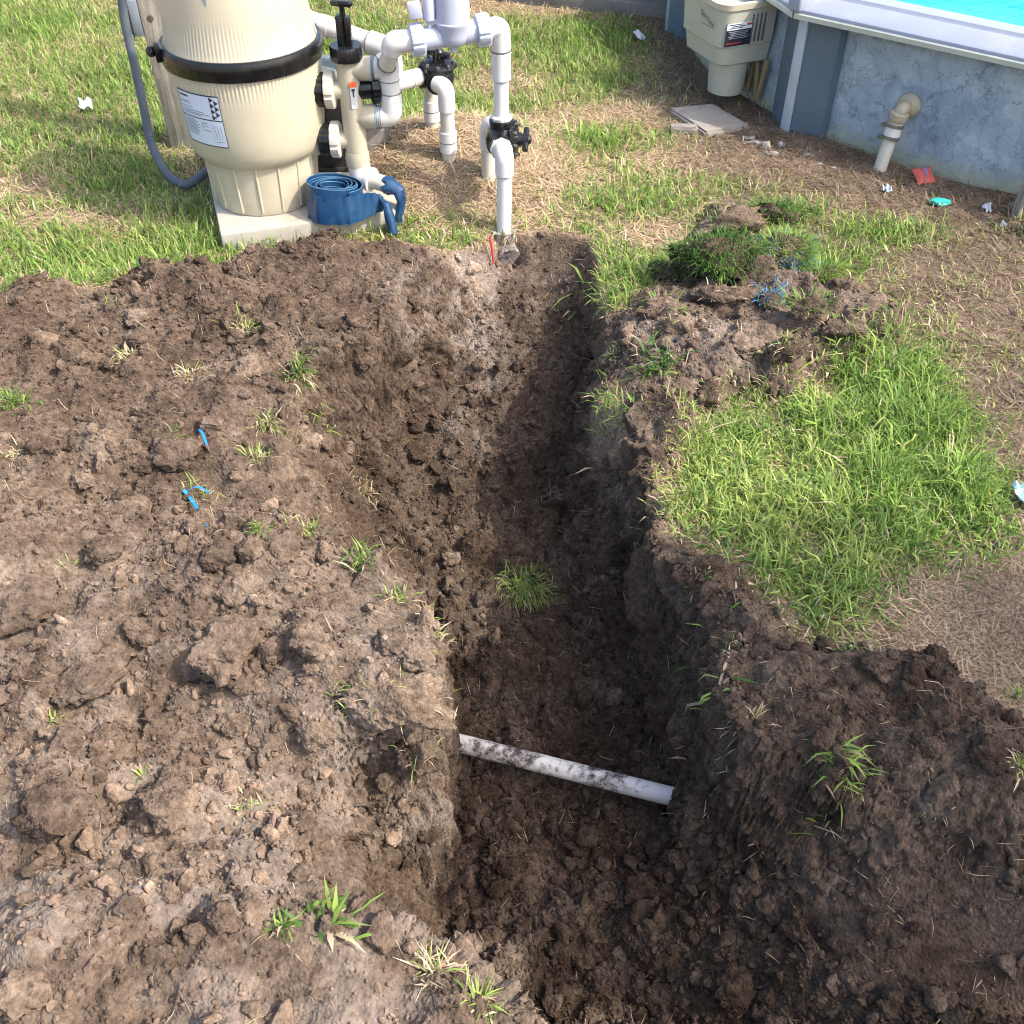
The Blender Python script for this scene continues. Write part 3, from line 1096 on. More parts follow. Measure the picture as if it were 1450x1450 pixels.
mesh('print', box(sk(0.190, 0.1640, 0.259), (0.032, 0.0004, 0.0026), sn, st_, (0, 0, 1)), 'ink_red', stk_)
mesh('print', join(*[box(sk(0.172, 0.1640, 0.301 - 0.006 * j), (0.046 - 0.006 * (j % 3), 0.0004, 0.0011), sn, st_, (0, 0, 1)) for j in range(5)]), 'ink_soft', stk_)
# the script name on the rounded end
fc = bpy.data.curves.new('lettering', 'FONT')
fc.body = 'Slim Line'
fc.size = 0.030
fc.shear = 0.35
fc.align_x = 'CENTER'
fc.extrude = 0.0006
tmp = bpy.data.objects.new('tmp_lettering', fc)
COL.objects.link(tmp)
dg = bpy.context.evaluated_depsgraph_get()
tme = bpy.data.meshes.new_from_object(tmp.evaluated_get(dg))
bpy.data.objects.remove(tmp)
tv = []
for v in tme.vertices:
    ang = R(30) + v.co.x / 0.052          # wrap round the corner
    cpt = sk(0.251 - 0.05, 0.164 - 0.05, 0)
    q = cpt + sn * (math.cos(R(90) - ang) * 0.0525) + st_ * (math.sin(R(90) - ang) * 0.0525)
    # towards the flat end face beyond the corner
    tv.append(sk(0.2528, 0.055 + v.co.x * 0.95, 0.318 + v.co.y - 0.22 * v.co.x + v.co.z * 0))
mesh('lettering', (tv, [tuple(p.vertices) for p in tme.polygons]), 'ink_green', skim)
mesh('lettering_rule', box(sk(0.2528, 0.062, 0.303), (0.0005, 0.042, 0.0010), sn, st_, (0, 0, 1)), 'ink_green', skim)
# two tan V brackets under it
for w0, d0 in ((0.128, 0.006), (0.045, 0.006)):
    br = thing('wall_bracket', 'tan V-shaped bracket under the skimmer, ' + ('nearer the blue upright' if w0 > 0.1 else 'behind the other bracket'), 'bracket', sk(d0, w0, 0.05), 'skimmer brackets')
    for sgn in (-1, 1):
        p0, p1 = sk(d0 + 0.012, w0 + 0.007 * sgn, 0.01), sk(d0 + 0.012, w0 + 0.036 * sgn, 0.175)
        ax = (p1 - p0)
        mesh('bracket_arm', box((p0 + p1) / 2, (0.0085, 0.008, ax.length / 2), st_, sn, ax.normalized(), 0.002), 'bracket', br)

# return fitting with its clamped riser
fd = 227.3
fn_ = Vector((math.cos(R(fd)), math.sin(R(fd)), 0))
ft = Vector((-fn_.y, fn_.x, 0))
F0 = pool_at(fd, POOL_R, 0.215)
ret = thing('return_riser', 'upright pipe with tan wall elbow and hose clamps against the pool wall', 'pipe', Vector((F0.x, F0.y, 0)) + fn_ * 0.06)
mesh('wall_flange', lathe([(0.0, 0), (0.043, 0), (0.043, 0.010), (0.036, 0.020), (0.024, 0.030), (0, 0.030)], F0 + fn_ * 0.002, fn_, 32), 'fitting_tan', ret)
e0 = F0 + fn_ * 0.028
e1 = F0 + fn_ * 0.062
e2 = e1 + Vector((0, 0, -0.055)) - ft * 0.010
mesh('elbow', sweep(bend([e0, e1 + Vector((0, 0, 0.004)), e2], 0.03), 0.0235, 22), 'fitting_tan', ret)
nut_d = (e2 - e1).normalized()
mesh('elbow_nut', lathe([(0.027, 0), (0.034, 0.003), (0.034, 0.022), (0.027, 0.026)], e1 - nut_d * -0.008, nut_d, 48, lambda i, k, t: -0.003 if k % 8 < 2 and 0 < i < 3 else 0), 'fitting_tan', ret)
foot = G(1262, 240, -0.03)
foot.x, foot.y = e2.x - 0.030, e2.y - 0.03
foot.z = -0.05
dv = (foot - e2).normalized()
mesh('riser_pipe', sweep([e2, foot], 0.0235, 22), 'pvc_old', ret)
mesh('coupling', sweep([e2 + dv * -0.004, e2 + dv * 0.045], 0.030, 22), 'pvc', ret)
for q in (-0.002, 0.040):
    cl = mesh('hose_clamp', sweep([e2 + dv * q, e2 + dv * (q + 0.012)], 0.0325, 24), 'clamp_steel', ret)
    mesh('clamp_screw', box(e2 + dv * (q + 0.006) - ft * 0.030 + fn_ * 0.018, (0.010, 0.006, 0.006), ft, fn_, (0, 0, 1), 0.002), 'clamp_steel', cl)


# ================================================================== FILTER, VALVE, PIPES
PADZ = 0.06
PD = Vector((-0.935, 3.007, 0))
e1_, e2_ = Vector((0.956, 0.292, 0)), Vector((-0.292, 0.956, 0))
pc = PD + e1_ * 0.30 + e2_ * 0.42
pad = tag(mesh('equipment_pad', box(pc + Vector((0, 0, 0.0)), (0.30, 0.42, PADZ), e1_, e2_, (0, 0, 1), 0.008, 2), 'pad', loc=pc), 'pale square equipment slab under the beige filter tank', 'slab')

TC = Vector((-0.835, 3.30, 0))
tank = thing('pool_filter', 'tall beige filter tank with black clamp band on the slab', 'filter tank', TC + Vector((0, 0, PADZ)))
NL = 360


def ridge(lo, hi):
    def f(i, k, t):
        return (-0.0026 if k % 3 == 0 else 0.0) if lo <= i <= hi else 0
    return f


low = [(0.0, 0.062), (0.168, 0.062), (0.171, 0.068), (0.175, 0.12), (0.1815, 0.20), (0.183, 0.222), (0.188, 0.228), (0.198, 0.236), (0.210, 0.252), (0.2185, 0.275),
       (0.2245, 0.31), (0.229, 0.36), (0.2325, 0.42), (0.234, 0.452), (0.235, 0.462), (0.2375, 0.50), (0.239, 0.520), (0.0, 0.521)]
mesh('lower_shell', lathe(low, TC, n=NL, mod=ridge(14, 16)), 'beige', tank)
mesh('port_boss', lathe([(0.0, -0.15), (0.062, -0.15), (0.060, 0.02), (0.05, 0.035), (0.0, 0.036)], TC + Vector((0.175, -0.01, 0.263)), (1, 0, 0), 40), 'beige', tank)
mesh('port_boss', lathe([(0.0, -0.10), (0.062, -0.10), (0.060, 0.005), (0.05, 0.02), (0.0, 0.021)], TC + Vector((0.20, -0.01, 0.422)), (1, 0, 0), 40), 'beige', tank)
up_ = [(0.0, 0.568), (0.2345, 0.569), (0.2290, 0.59), (0.2200, 0.650), (0.2185, 0.662), (0.2160, 0.70), (0.211, 0.80), (0.204, 0.88), (0.188, 0.945), (0.165, 0.99), (0.11, 1.02), (0.05, 1.035), (0.0, 1.037)]
mesh('upper_shell', lathe(up_, TC, n=NL, mod=ridge(2, 3)), 'beige', tank)
for q in range(16):
    a = R(-90 + 22.5 * q + 6)
    p0 = TC + Vector((math.cos(a) * 0.1725, math.sin(a) * 0.1725, 0.075))
    p1 = TC + Vector((math.cos(a) * 0.1838, math.sin(a) * 0.1838, 0.226))
    mesh('base_rib', sweep([p0, p1], [0.0045, 0.0042], 8), 'beige', tank)
band = mesh('clamp_band', lathe([(0.236, 0.518), (0.245, 0.519), (0.2470, 0.524), (0.2470, 0.538), (0.2505, 0.545), (0.2505, 0.556), (0.246, 0.571), (0.240, 0.575), (0.232, 0.574)], TC, n=120), 'black_plastic', tank)
a = R(-158)
kp = TC + Vector((math.cos(a) * 0.264, math.sin(a) * 0.264, 0.560))
mesh('clamp_knob', lathe([(0.0, -0.03), (0.010, -0.03), (0.010, 0.0), (0.015, 0.004), (0.016, 0.012), (0.012, 0.020), (0.0, 0.023)], kp, (-0.45, -0.75, 0.35), 24), 'black_plastic', band)
mesh('clamp_bracket', box(TC + Vector((math.cos(a + .07) * 0.256, math.sin(a + .07) * 0.252, 0.562)), (0.014, 0.008, 0.026), (-math.sin(a), math.cos(a), 0), (math.cos(a), math.sin(a), 0), (0, 0, 1), 0.003), 'black_plastic', band)


def shell_r(z):
    zs = [p[1] for p in low]
    return float(np.interp(z, zs, [p[0] for p in low]))


def curved(a0, a1, z0, z1, off, na=14, nz=8, skew=0.0):
    V, F = [], []
    for j in range(nz + 1):
        z = z0 + (z1 - z0) * j / nz
        for i in range(na + 1):
            t = R(a0 + (a1 - a0) * i / na)
            r = shell_r(z) + off
            V.append(TC + Vector((math.cos(t) * r, math.sin(t) * r, z)))
    for j in range(nz):
        for i in range(na):
            q = j * (na + 1) + i
            F.append((q, q + 1, q + na + 2, q + na + 1))
    return V, F


LA0, LA1, LZ0, LZ1 = -139.0, -99.5, 0.315, 0.478
lab = mesh('label', curved(LA0, LA1, LZ0, LZ1, 0.0015), 'paper', tank)


def lab_rect(u0, u1, v0, v1, off=0.0023):
    """u along the label, v up it, both 0..1"""
    return curved(LA0 + (LA1 - LA0) * u0, LA0 + (LA1 - LA0) * u1, LZ0 + (LZ1 - LZ0) * v0, LZ0 + (LZ1 - LZ0) * v1, off, max(2, int(14 * (u1 - u0))), max(1, int(8 * (v1 - v0))))


def lab_tri(pts):
    V = []
    for u, v in pts:
        z = LZ0 + (LZ1 - LZ0) * v
        t = R(LA0 + (LA1 - LA0) * u)
        r = shell_r(z) + 0.0026
        V.append(TC + Vector((math.cos(t) * r, math.sin(t) * r, z)))
    return V, [tuple(range(len(V)))]


dark = [lab_rect(0, 1, 0.975, 1), lab_rect(0, 1, 0, 0.02), lab_rect(0, 0.014, 0, 1), lab_rect(0.986, 1, 0, 1), lab_rect(0, 1, 0.515, 0.535)]
for j in range(4):
    v0, v1 = 0.535 + 0.11 * j, 0.535 + 0.11 * (j + 1)
    dark.append(lab_tri([(0.80, v0), (0.885, (v0 + v1) / 2), (0.80, v1)]))
    if j < 3:
        dark.append(lab_tri([(0.89, v0 + 0.055), (0.972, v1), (0.89, v1 + 0.055)]))
dark.append(lab_rect(0.06, 0.30, 0.89, 0.925))
mesh('label_print', join(*dark), 'ink', lab)
soft = [lab_rect(0.06, 0.06 + w, v, v + 0.014) for w, v in ((0.22, .80), (0.26, .775), (0.30, .70), (0.55, .645), (0.68, .605), (0.5, .575), (0.30, .47), (0.36, .44), (0.28, .41), (0.38, .38), (0.33, .35), (0.38, .32), (0.30, .29), (0.36, .26), (0.32, .22), (0.3, .18))]
soft += [lab_rect(0.52, 0.66, 0.44, 0.455), lab_rect(0.52, 0.535, 0.33, 0.455), lab_rect(0.56, 0.66, 0.38, 0.392), lab_rect(0.52, 0.70, 0.30, 0.315)]
soft += [lab_rect(0.74, 0.745, 0.1, 0.45), lab_rect(0.79, 0.80, 0.16, 0.42), lab_rect(0.85, 0.86, 0.16, 0.42), lab_rect(0.91, 0.92, 0.16, 0.42), lab_rect(0.78, 0.94, 0.1, 0.115)]
mesh('label_print', join(*soft), 'ink_soft', lab)
# bird-splash stain on the lid
t0 = R(-98)
sv = []
for u, v in ((-0.035, .05), (-.02, .02), (-.018, -.01), (-.004, -.035), (.008, -.02), (.016, .012), (.03, .05)):
    t = t0 + u * 1.6
    sv.append(TC + Vector((math.cos(t) * 0.2150, math.sin(t) * 0.2150, 0.748 + v)))
mesh('stain', (sv, [tuple(range(7))]), 'ink_soft', tank)

# slide valve
VY = 3.27
vx = lambda px, py, Y=VY: A(px, py, Y)
VB = Vector((-0.510, VY, 0))
valve = thing('slide_valve', 'beige upright slide valve with black plunger beside the filter tank', 'valve', VB + Vector((0, 0, 0.20)))
mesh('body', lathe([(0.036, 0.205), (0.036, 0.53)], VB, n=32), 'beige_fit', valve)
mesh('lower_socket', lathe([(0.038, 0.175), (0.040, 0.205), (0.037, 0.225)], VB, n=32), 'beige_fit', valve)
mesh('cap', lathe([(0.036, 0.515), (0.050, 0.516), (0.051, 0.522), (0.051, 0.552), (0.048, 0.558), (0.030, 0.558)], VB, n=64, mod=lambda i, k, t: -0.0015 if k % 3 == 0 and 1 < i < 4 else 0), 'black_plastic', valve)
handle = mesh('plunger', join(box(VB + Vector((-0.011, 0, 0.598)), (0.010, 0.020, 0.046), bev=0.003), box(VB + Vector((0.013, 0.002, 0.595)), (0.008, 0.018, 0.043), bev=0.003),
                              lathe([(0.009, 0.55), (0.009, 0.672)], VB, n=16)), 'black_plastic', valve)
hd = Vector((0.93, -0.30, 0.0)).normalized()
mesh('grip', box(VB + Vector((0, 0, 0.676)), (0.034, 0.010, 0.008), hd, (-hd.y, hd.x, 0), (0, 0, 1), 0.005, 3), 'black_plastic', handle)
for zz, lg in ((0.422, 0.056), (0.262, 0.056)):
    mesh('side_port', lathe([(0.029, -0.01), (0.029, -lg)], VB + Vector((0, 0, zz)), (1, 0, 0), 28), 'beige_fit', valve)
    mesh('union_nut', lathe([(0.036, -lg - 0.024), (0.055, -lg - 0.022), (0.057, -lg - 0.018), (0.057, -lg + 0.004), (0.052, -lg + 0.008), (0.034, -lg + 0.009)], VB + Vector((0, 0, zz)), (1, 0, 0), 72,
                            mod=lambda i, k, t: -0.0045 if k % 9 < 2 and 0 < i < 5 else 0), 'pvc_old', valve)
    mesh('flange_nut', lathe([(0.030, -lg - 0.060), (0.050, -lg - 0.058), (0.052, -lg - 0.026), (0.045, -lg - 0.024)], VB + Vector((0, 0, zz)), (1, 0, 0), 48, mod=lambda i, k, t: -0.003 if k % 6 < 2 and 0 < i < 3 else 0), 'black_plastic', valve)
for zz in (0.487, 0.338):
    mesh('side_port', lathe([(0.033, 0.0), (0.033, 0.030), (0.037, 0.036), (0.037, 0.074)], VB + Vector((0, 0, zz)), (1, 0, 0), 32), 'beige_fit', valve)
mesh('black_union', lathe([(0.028, 0.02), (0.032, 0.034), (0.032, 0.062), (0.048, 0.066), (0.049, 0.088), (0.036, 0.092)], VB + Vector((0, 0, 0.422)), (1, 0.25, 0), 60, mod=lambda i, k, t: -0.003 if k % 5 < 2 and 2 < i < 5 else 0), 'black_plastic', valve)
stc = mesh('sticker', box(VB + Vector((0.014, -0.0345, 0.41)), (0.010, 0.0012, 0.034), (0.93, 0.37, 0), (-0.37, 0.93, 0), (0, 0, 1)), 'litter_white', valve)
mesh('sticker_print', box(VB + Vector((0.0145, -0.036, 0.450)), (0.0105, 0.0012, 0.008), (0.93, 0.37, 0), (-0.37, 0.93, 0), (0, 0, 1)), 'sticker_orange', stc)
mesh('sticker_print', join(box(VB + Vector((0.0145, -0.0364, 0.424)), (0.0022, 0.0008, 0.012), (0.93, 0.37, 0), (-0.37, 0.93, 0), (0, 0, 1)), box(VB + Vector((0.0145, -0.0364, 0.434)), (0.0055, 0.0008, 0.0035), (0.93, 0.37, 0), (-0.37, 0.93, 0), (0, 0, 1))), 'ink', stc)

# elbow and stub under the valve, where the discharge hose is pushed on
STUB1 = Vector((-0.405, 3.215, 0.128))
stub = thing('drain_stub', 'white elbow and short pipe below the slide valve', 'pipe', VB + Vector((0, 0, 0.12)))
c0 = VB + Vector((0, 0, 0.192))
c1 = VB + Vector((0.006, -0.004, 0.138))
dirp = (STUB1 - c1).normalized()
mesh('elbow', sweep(bend([c0, c1, c1 + dirp * 0.036], 0.03), [0.037] * 10, 26), 'pvc', stub)
mesh('collar', sweep([c1 + dirp * 0.034, c1 + dirp * 0.044], 0.040, 26), 'pvc', stub)
mesh('pipe', sweep([c1 + dirp * 0.03, STUB1], 0.0265, 24), 'pvc_old', stub)


# white PVC runs ---------------------------------------------------
def seam(p, d, r, parent):
    mesh('seam', sweep([Vector(p) - Vector(d).normalized() * 0.0012, Vector(p) + Vector(d).normalized() * 0.0012], r, 24), 'seam', parent)


RV = Vector((-0.034, 3.27, 0))
loop = thing('pipe_loop', 'white U-shaped pipe loop joining two valve ports', 'pipe', Vector((-0.39, VY, 0.33)))
LX = -0.385
topz, botz = 0.487, 0.338
p_in, p_out = VB + Vector((0.060, 0, topz)), VB + Vector((0.060, 0, botz))
mesh('tee_arm', sweep([p_in, Vector((LX, VY, topz))], 0.0325, 26), 'pvc', loop)
mesh('tee_body', sweep([Vector((LX, VY, topz + 0.040)), Vector((LX, VY, topz - 0.032))], 0.0335, 26), 'pvc', loop)
mesh('down_leg', sweep([Vector((LX, VY, topz - 0.03)), Vector((LX + 0.002, VY, botz + 0.062))], 0.0315, 26), 'pvc', loop)
mesh('sweep_elbow', sweep(bend([Vector((LX + 0.002, VY, botz + 0.075)), Vector((LX + 0.002, VY, botz)), p_out + Vector((0.005, 0, 0))], 0.07, 10), 0.0335, 26), 'pvc', loop)
seam((LX, VY, topz - 0.033), (0, 0, 1), 0.0342, loop)
seam((LX + 0.002, VY, botz + 0.076), (0, 0, 1), 0.0342, loop)
for x_ in (0.078, 0.082):
    seam(VB + Vector((x_, 0, topz)), (1, 0, 0), 0.0342, loop)
for x_ in (0.078, 0.084, 0.090):
    seam(VB + Vector((x_, 0, botz)), (1, 0, 0), 0.0342, loop)
for x_, zz_ in ((0.0745, topz), (0.0745, botz)):
    mesh('primer_ring', sweep([VB + Vector((x_ - .002, 0, zz_)), VB + Vector((x_ + .0008, 0, zz_))], 0.0374, 24), 'primer', loop)
# riser leaning out of the tee up to the chlorinator
tee_t = Vector((LX - 0.004, VY - 0.030, topz + 0.012))
k0 = Vector((-0.355, VY - 0.075, 0.585))
mesh('riser', sweep([tee_t, k0 - Vector((0.004, 0, 0.012))], 0.0262, 24), 'pvc_old', loop)
seam(tee_t + (k0 - tee_t) * 0.12, k0 - tee_t, 0.030, loop)
CH0, CH1 = Vector((-0.300, VY - 0.070, 0.593)), Vector((-0.085, VY - 0.02, 0.608))
cd = (CH1 - CH0).normalized()
mesh('top_elbow', sweep(bend([k0 + (tee_t - k0) * 0.25, k0 + Vector((0, 0, 0.006)), CH0 + cd * 0.005], 0.028, 8), 0.0325, 26), 'pvc', loop)

chl = thing('inline_chlorinator', 'pale grey-blue upright chlorinator canister between two ribbed union nuts', 'chlorinator', CH0 + cd * 0.11 + Vector((0, 0, -0.03)))
ccen = CH0 + cd * 0.125
mesh('cross_body', sweep([CH0 + cd * 0.030, CH1 - cd * 0.012], 0.0335, 28), 'pvc_grey', chl)
mesh('canister', lathe([(0.0, -0.032), (0.030, -0.030), (0.044, -0.018), (0.050, 0.0), (0.053, 0.030), (0.056, 0.034), (0.056, 0.040), (0.053, 0.043), (0.053, 0.26), (0.0, 0.262)], ccen, (0, 0, 1), 48), 'pvc_grey', chl)
mesh('canister_lid', lathe([(0.060, 0.255), (0.062, 0.258), (0.062, 0.30), (0.05, 0.315), (0.0, 0.318)], ccen, (0, 0, 1), 48, mod=lambda i, k, t: -0.003 if k % 4 == 0 and 0 < i < 3 else 0), 'pvc_grey', chl)
mesh('drain_plug', lathe([(0.011, -0.05), (0.013, -0.035), (0.013, -0.02)], ccen, (0, 0, 1), 18), 'pvc_grey', chl)
sidec = ccen - cd * 0.068 + Vector((0, -0.01, 0.0))
st2 = mesh('control_tube', lathe([(0.006, 0.018), (0.007, 0.045), (0.018, 0.055), (0.019, 0.11), (0.016, 0.12), (0.016, 0.24)], sidec, (0, 0, 1), 22), 'pvc_grey', chl)
mesh('control_knob', box(sidec + Vector((-0.040, -0.012, 0.085)), (0.020, 0.012, 0.024), (0.95, 0.1, 0.15), (-0.1, 0.95, 0), (-0.15, 0, 0.97), 0.005), 'pvc_grey', st2)
mesh('tube_bracket', box(sidec + Vector((0.03, 0.0, 0.05)), (0.026, 0.006, 0.007), bev=0.002), 'pvc_grey', chl)
for q in (CH0 + cd * 0.018, CH1 - cd * 0.002):
    mesh('union_nut', lathe([(0.034, -0.022), (0.046, -0.020), (0.0475, -0.015), (0.0475, 0.014), (0.043, 0.019), (0.034, 0.020)], q, cd, 72, mod=lambda i, k, t: -0.004 if k % 9 < 2 and 0 < i < 5 else 0), 'pvc_grey', chl)


rise = thing('riser_pipe', 'white pipe from the chlorinator down to the right-hand black valve', 'pipe', RV + Vector((0, 0, 0.33)))
rt = Vector((-0.036, 3.265, 0.612))
mesh('elbow', sweep(bend([CH1 + cd * 0.012, rt, RV + Vector((0, 0.0, 0.545))], 0.032, 8), 0.0305, 26), 'pvc', rise)
mesh('pipe', sweep([RV + Vector((0, 0, 0.56)), RV + Vector((0.0, 0, 0.325))], 0.0242, 24), 'pvc', rise)
mesh('coupling', sweep([RV + Vector((0, 0, 0.538)), RV + Vector((0, 0, 0.455))], 0.0305, 26), 'pvc', rise)
mesh('bushing', lathe([(0.034, 0.318), (0.0355, 0.320), (0.0355, 0.338), (0.030, 0.342)], RV, n=8), 'pvc', rise)
mesh('primer_ring', sweep([RV + Vector((0, 0, 0.447)), RV + Vector((0, 0, 0.4545))], 0.0247, 24), 'primer_pale', rise)
seam(RV + Vector((0, 0, 0.5415)), (0, 0, 1), 0.0312, rise)
seam(RV + Vector((0, 0, 0.456)), (0, 0, 1), 0.0300, rise)


def diverter(name, label, c, up_port, handle_dir, rot=0.0):
    """three-way valve: barrel with two opposed ports, bonnet with bolts and a handle"""
    hd_ = Vector(handle_dir).normalized()
    t = thing(name, label, 'valve', c)
    pd = Vector((0, -1, 0))
    mesh('barrel', join(lathe([(0.030, -0.075), (0.037, -0.073), (0.038, -0.05), (0.050, -0.032), (0.054, 0.0), (0.050, 0.032), (0.038, 0.05), (0.037, 0.073), (0.030, 0.075)], c, pd, 40),
                        lathe([(0.040, 0.0), (0.039, 0.05), (0.040, 0.065), (0.036, 0.068)], c, up_port, 32)), 'black_plastic', t)
    bon = mesh('bonnet', lathe([(0.050, 0.030), (0.056, 0.034), (0.056, 0.046), (0.045, 0.052), (0.022, 0.056), (0.020, 0.068), (0.0, 0.069)], c, hd_, 40, mod=lambda i, k, t_: 0.006 if k % 5 < 2 and 0 < i < 3 else 0), 'black_plastic', t)
    a_, b_ = frame_for(hd_)
    for q in range(8):
        an = 2 * math.pi * q / 8
        mesh('bolt', lathe([(0.0055, 0.044), (0.0055, 0.058), (0.0, 0.059)], c + a_ * (0.050 * math.cos(an)) + b_ * (0.050 * math.sin(an)), hd_, 10), 'clamp_steel', bon)
    ca, sa = math.cos(rot), math.sin(rot)
    ha, hb = a_ * ca + b_ * sa, b_ * ca - a_ * sa
    hdl = mesh('handle', box(c + hd_ * 0.080, (0.040, 0.011, 0.009), ha, hb, hd_, 0.005, 2), 'black_plastic', t)
    mesh('handle_boss', lathe([(0.017, 0.066), (0.017, 0.090), (0.010, 0.098), (0.0, 0.099)], c, hd_, 20), 'black_plastic', hdl)
    return t


RVc = RV + Vector((0, 0, 0.262))
diverter('diverter_valve', 'black three-way valve on the right-hand riser by the trench', RVc, (0, 0, 1), (1, -0.15, 0.05), 0.7)
# front and rear legs of the right valve
fl = thing('ground_pipe', 'white pipe from the right-hand valve into the dug hole', 'pipe', Vector((RV.x, 3.15, -0.03)))
fx, fy = -0.024, 3.155
mesh('elbow', sweep(bend([RVc + Vector((0, -0.068, 0)), Vector((fx, fy, RVc.z)), Vector((fx, fy, RVc.z - 0.066))], 0.045, 10), 0.0300, 26), 'pvc', fl)
mesh('collar', lathe([(0.036, 0.066), (0.037, 0.070), (0.037, 0.082), (0.033, 0.084)], RVc, (0, -1, 0), 8), 'pvc', fl)
mesh('pipe', sweep([Vector((fx, fy, RVc.z - 0.06)), Vector((fx - 0.004, fy - 0.01, -0.03))], 0.0242, 24), 'pvc', fl)
mesh('buried_elbow', sweep(bend([Vector((fx - 0.004, fy - 0.008, 0.005)), Vector((fx - 0.004, fy - 0.01, -0.055)), Vector((fx + 0.012, fy - 0.055, -0.075))], 0.03, 8), 0.041, 24), 'mud_elbow', fl)
seam((fx, fy, RVc.z - 0.066), (0, 0, 1), 0.0295, fl)
BXR = A(692, 260, 3.405).x
rl = thing('ground_pipe', 'white pipe going into the straw behind the right-hand valve', 'pipe', Vector((RV.x - 0.02, 3.42, 0)))
mesh('elbow', sweep(bend([RVc + Vector((0, 0.068, 0)), Vector((BXR, 3.405, RVc.z)), Vector((BXR, 3.405, RVc.z - 0.085))], 0.045, 10), 0.0305, 26), 'pvc', rl)
mesh('pipe', sweep([Vector((BXR, 3.405, RVc.z - 0.06)), Vector((BXR, 3.41, -0.06))], 0.0242, 24), 'pvc_old', rl)

# middle valve with its two legs, and the pipe to it
MV = A(621, 108, 3.58)
diverter('diverter_valve', 'black three-way valve standing over the straw between filter and riser', MV, (-1, 0, 0), (0.05, -0.15, 1), 1.2)
suc = thing('suction_pipe', 'white pipe from the slide valve across to the middle black valve', 'pipe', Vector((-0.38, 3.45, MV.z)))
s0 = VB + Vector((0.088, 0.022, 0.422))
s1 = MV + Vector((-0.060, 0.0, 0.0))
mesh('pipe', sweep([s0, s1], 0.0285, 26), 'pvc', suc)
sd = (s1 - s0).normalized()
mesh('adapter', sweep([s0, s0 + sd * 0.045], [0.0335, 0.032], 26), 'pvc', suc)
seam(s0 + (s1 - s0) * 0.68, sd, 0.0295, suc)
for nm, yy, lab_ in (('ground_pipe', -0.105, 'white pipe with two couplings in front of the middle valve'), ('ground_pipe', 0.105, 'white pipe with one coupling behind the middle valve')):
    g = thing(nm, lab_, 'pipe', Vector((MV.x, MV.y + yy, 0.1)))
    xx = A(633, 160, MV.y + yy).x if yy < 0 else A(611, 150, MV.y + yy).x
    mesh('elbow', sweep(bend([MV + Vector((0, yy * 0.65, 0)), Vector((xx, MV.y + yy, MV.z)), Vector((xx, MV.y + yy, MV.z - 0.075))], 0.04, 9), 0.0290, 24), 'pvc', g)
    gzv = float(gz(np.array([xx]), np.array([MV.y + yy]))[0])
    mesh('pipe', sweep([Vector((xx, MV.y + yy, MV.z - 0.05)), Vector((xx, MV.y + yy, gzv - 0.05))], 0.0242, 24), 'pvc_old', g)
    mesh('coupling', sweep([Vector((xx, MV.y + yy, gzv + 0.095)), Vector((xx, MV.y + yy, gzv + 0.025))], 0.0300, 24), 'pvc', g)
    seam((xx, MV.y + yy, gzv + 0.060), (0, 0, 1), 0.0308, g)

# pump behind the valve and its outlet pipe
pmp = thing('pool_pump', 'black pump with grey lid half hidden behind the filter tank', 'pump', Vector((-0.615, 3.56, PADZ)))
mesh('housing', box(Vector((-0.625, 3.56, 0.215)), (0.085, 0.085, 0.155), bev=0.018, seg=3), 'black_rubber', pmp)
mesh('lid', lathe([(0.092, 0.365), (0.098, 0.370), (0.098, 0.385), (0.088, 0.400), (0.05, 0.412), (0.0, 0.414)], Vector((-0.61, 3.56, 0)), n=40), 'pump_grey', pmp)
mesh('foot', box(Vector((-0.625, 3.56, 0.066)), (0.095, 0.095, 0.010), bev=0.004), 'black_rubber', pmp)
# raised marks on the pump's side
ot = thing('outlet_pipe', 'white pipe slanting out behind the filter tank towards the loop', 'pipe', Vector((-0.6, 3.5, 0.48)))
o0, o1 = A(425, 24, 3.56), A(541, 66, 3.46)
od = (o1 - o0).normalized()
mesh('pipe', sweep([o0, o1], 0.0302, 26), 'pvc', ot)
mesh('elbow', sweep(bend([o1 - od * 0.045, o1 + od * 0.03, o1 + od * 0.03 + Vector((0, -0.01, -0.09))], 0.05, 9), 0.0365, 26), 'pvc', ot)
mesh('coupling', sweep([o0 + od * 0.075, o0 + od * 0.11], 0.0335, 26), 'pvc', ot)
seam(o1 - od * 0.046, od, 0.0372, ot)


# ------------------------------------------------------------------ blue lay-flat hose
def ribbon(pts, lo, hi, thick=0.0022):
    """upright strip through points; lo and hi are per-point edge vectors"""
    V, F = [], []
    n = len(pts)
    for i in range(n):
        d = pts[min(i + 1, n - 1)] - pts[max(i - 1, 0)]
        up = hi[i] - lo[i]
        nr = d.cross(up)
        nr = nr.normalized() * thick if nr.length > 1e-9 else Vector((0, thick, 0))
        m_ = (lo[i] + hi[i]) / 2
        for q in (lo[i] + nr * 0.35, m_ + nr, hi[i] + nr * 0.35, hi[i] - nr * 0.35, m_ - nr, lo[i] - nr * 0.35):
            V.append(q)
    for i in range(n - 1):
        for j in range(6):
            F.append((i * 6 + j, i * 6 + (j + 1) % 6, (i + 1) * 6 + (j + 1) % 6, (i + 1) * 6 + j))
    F += [tuple(range(5, -1, -1)), tuple(range((n - 1) * 6, n * 6))]
    return V, F


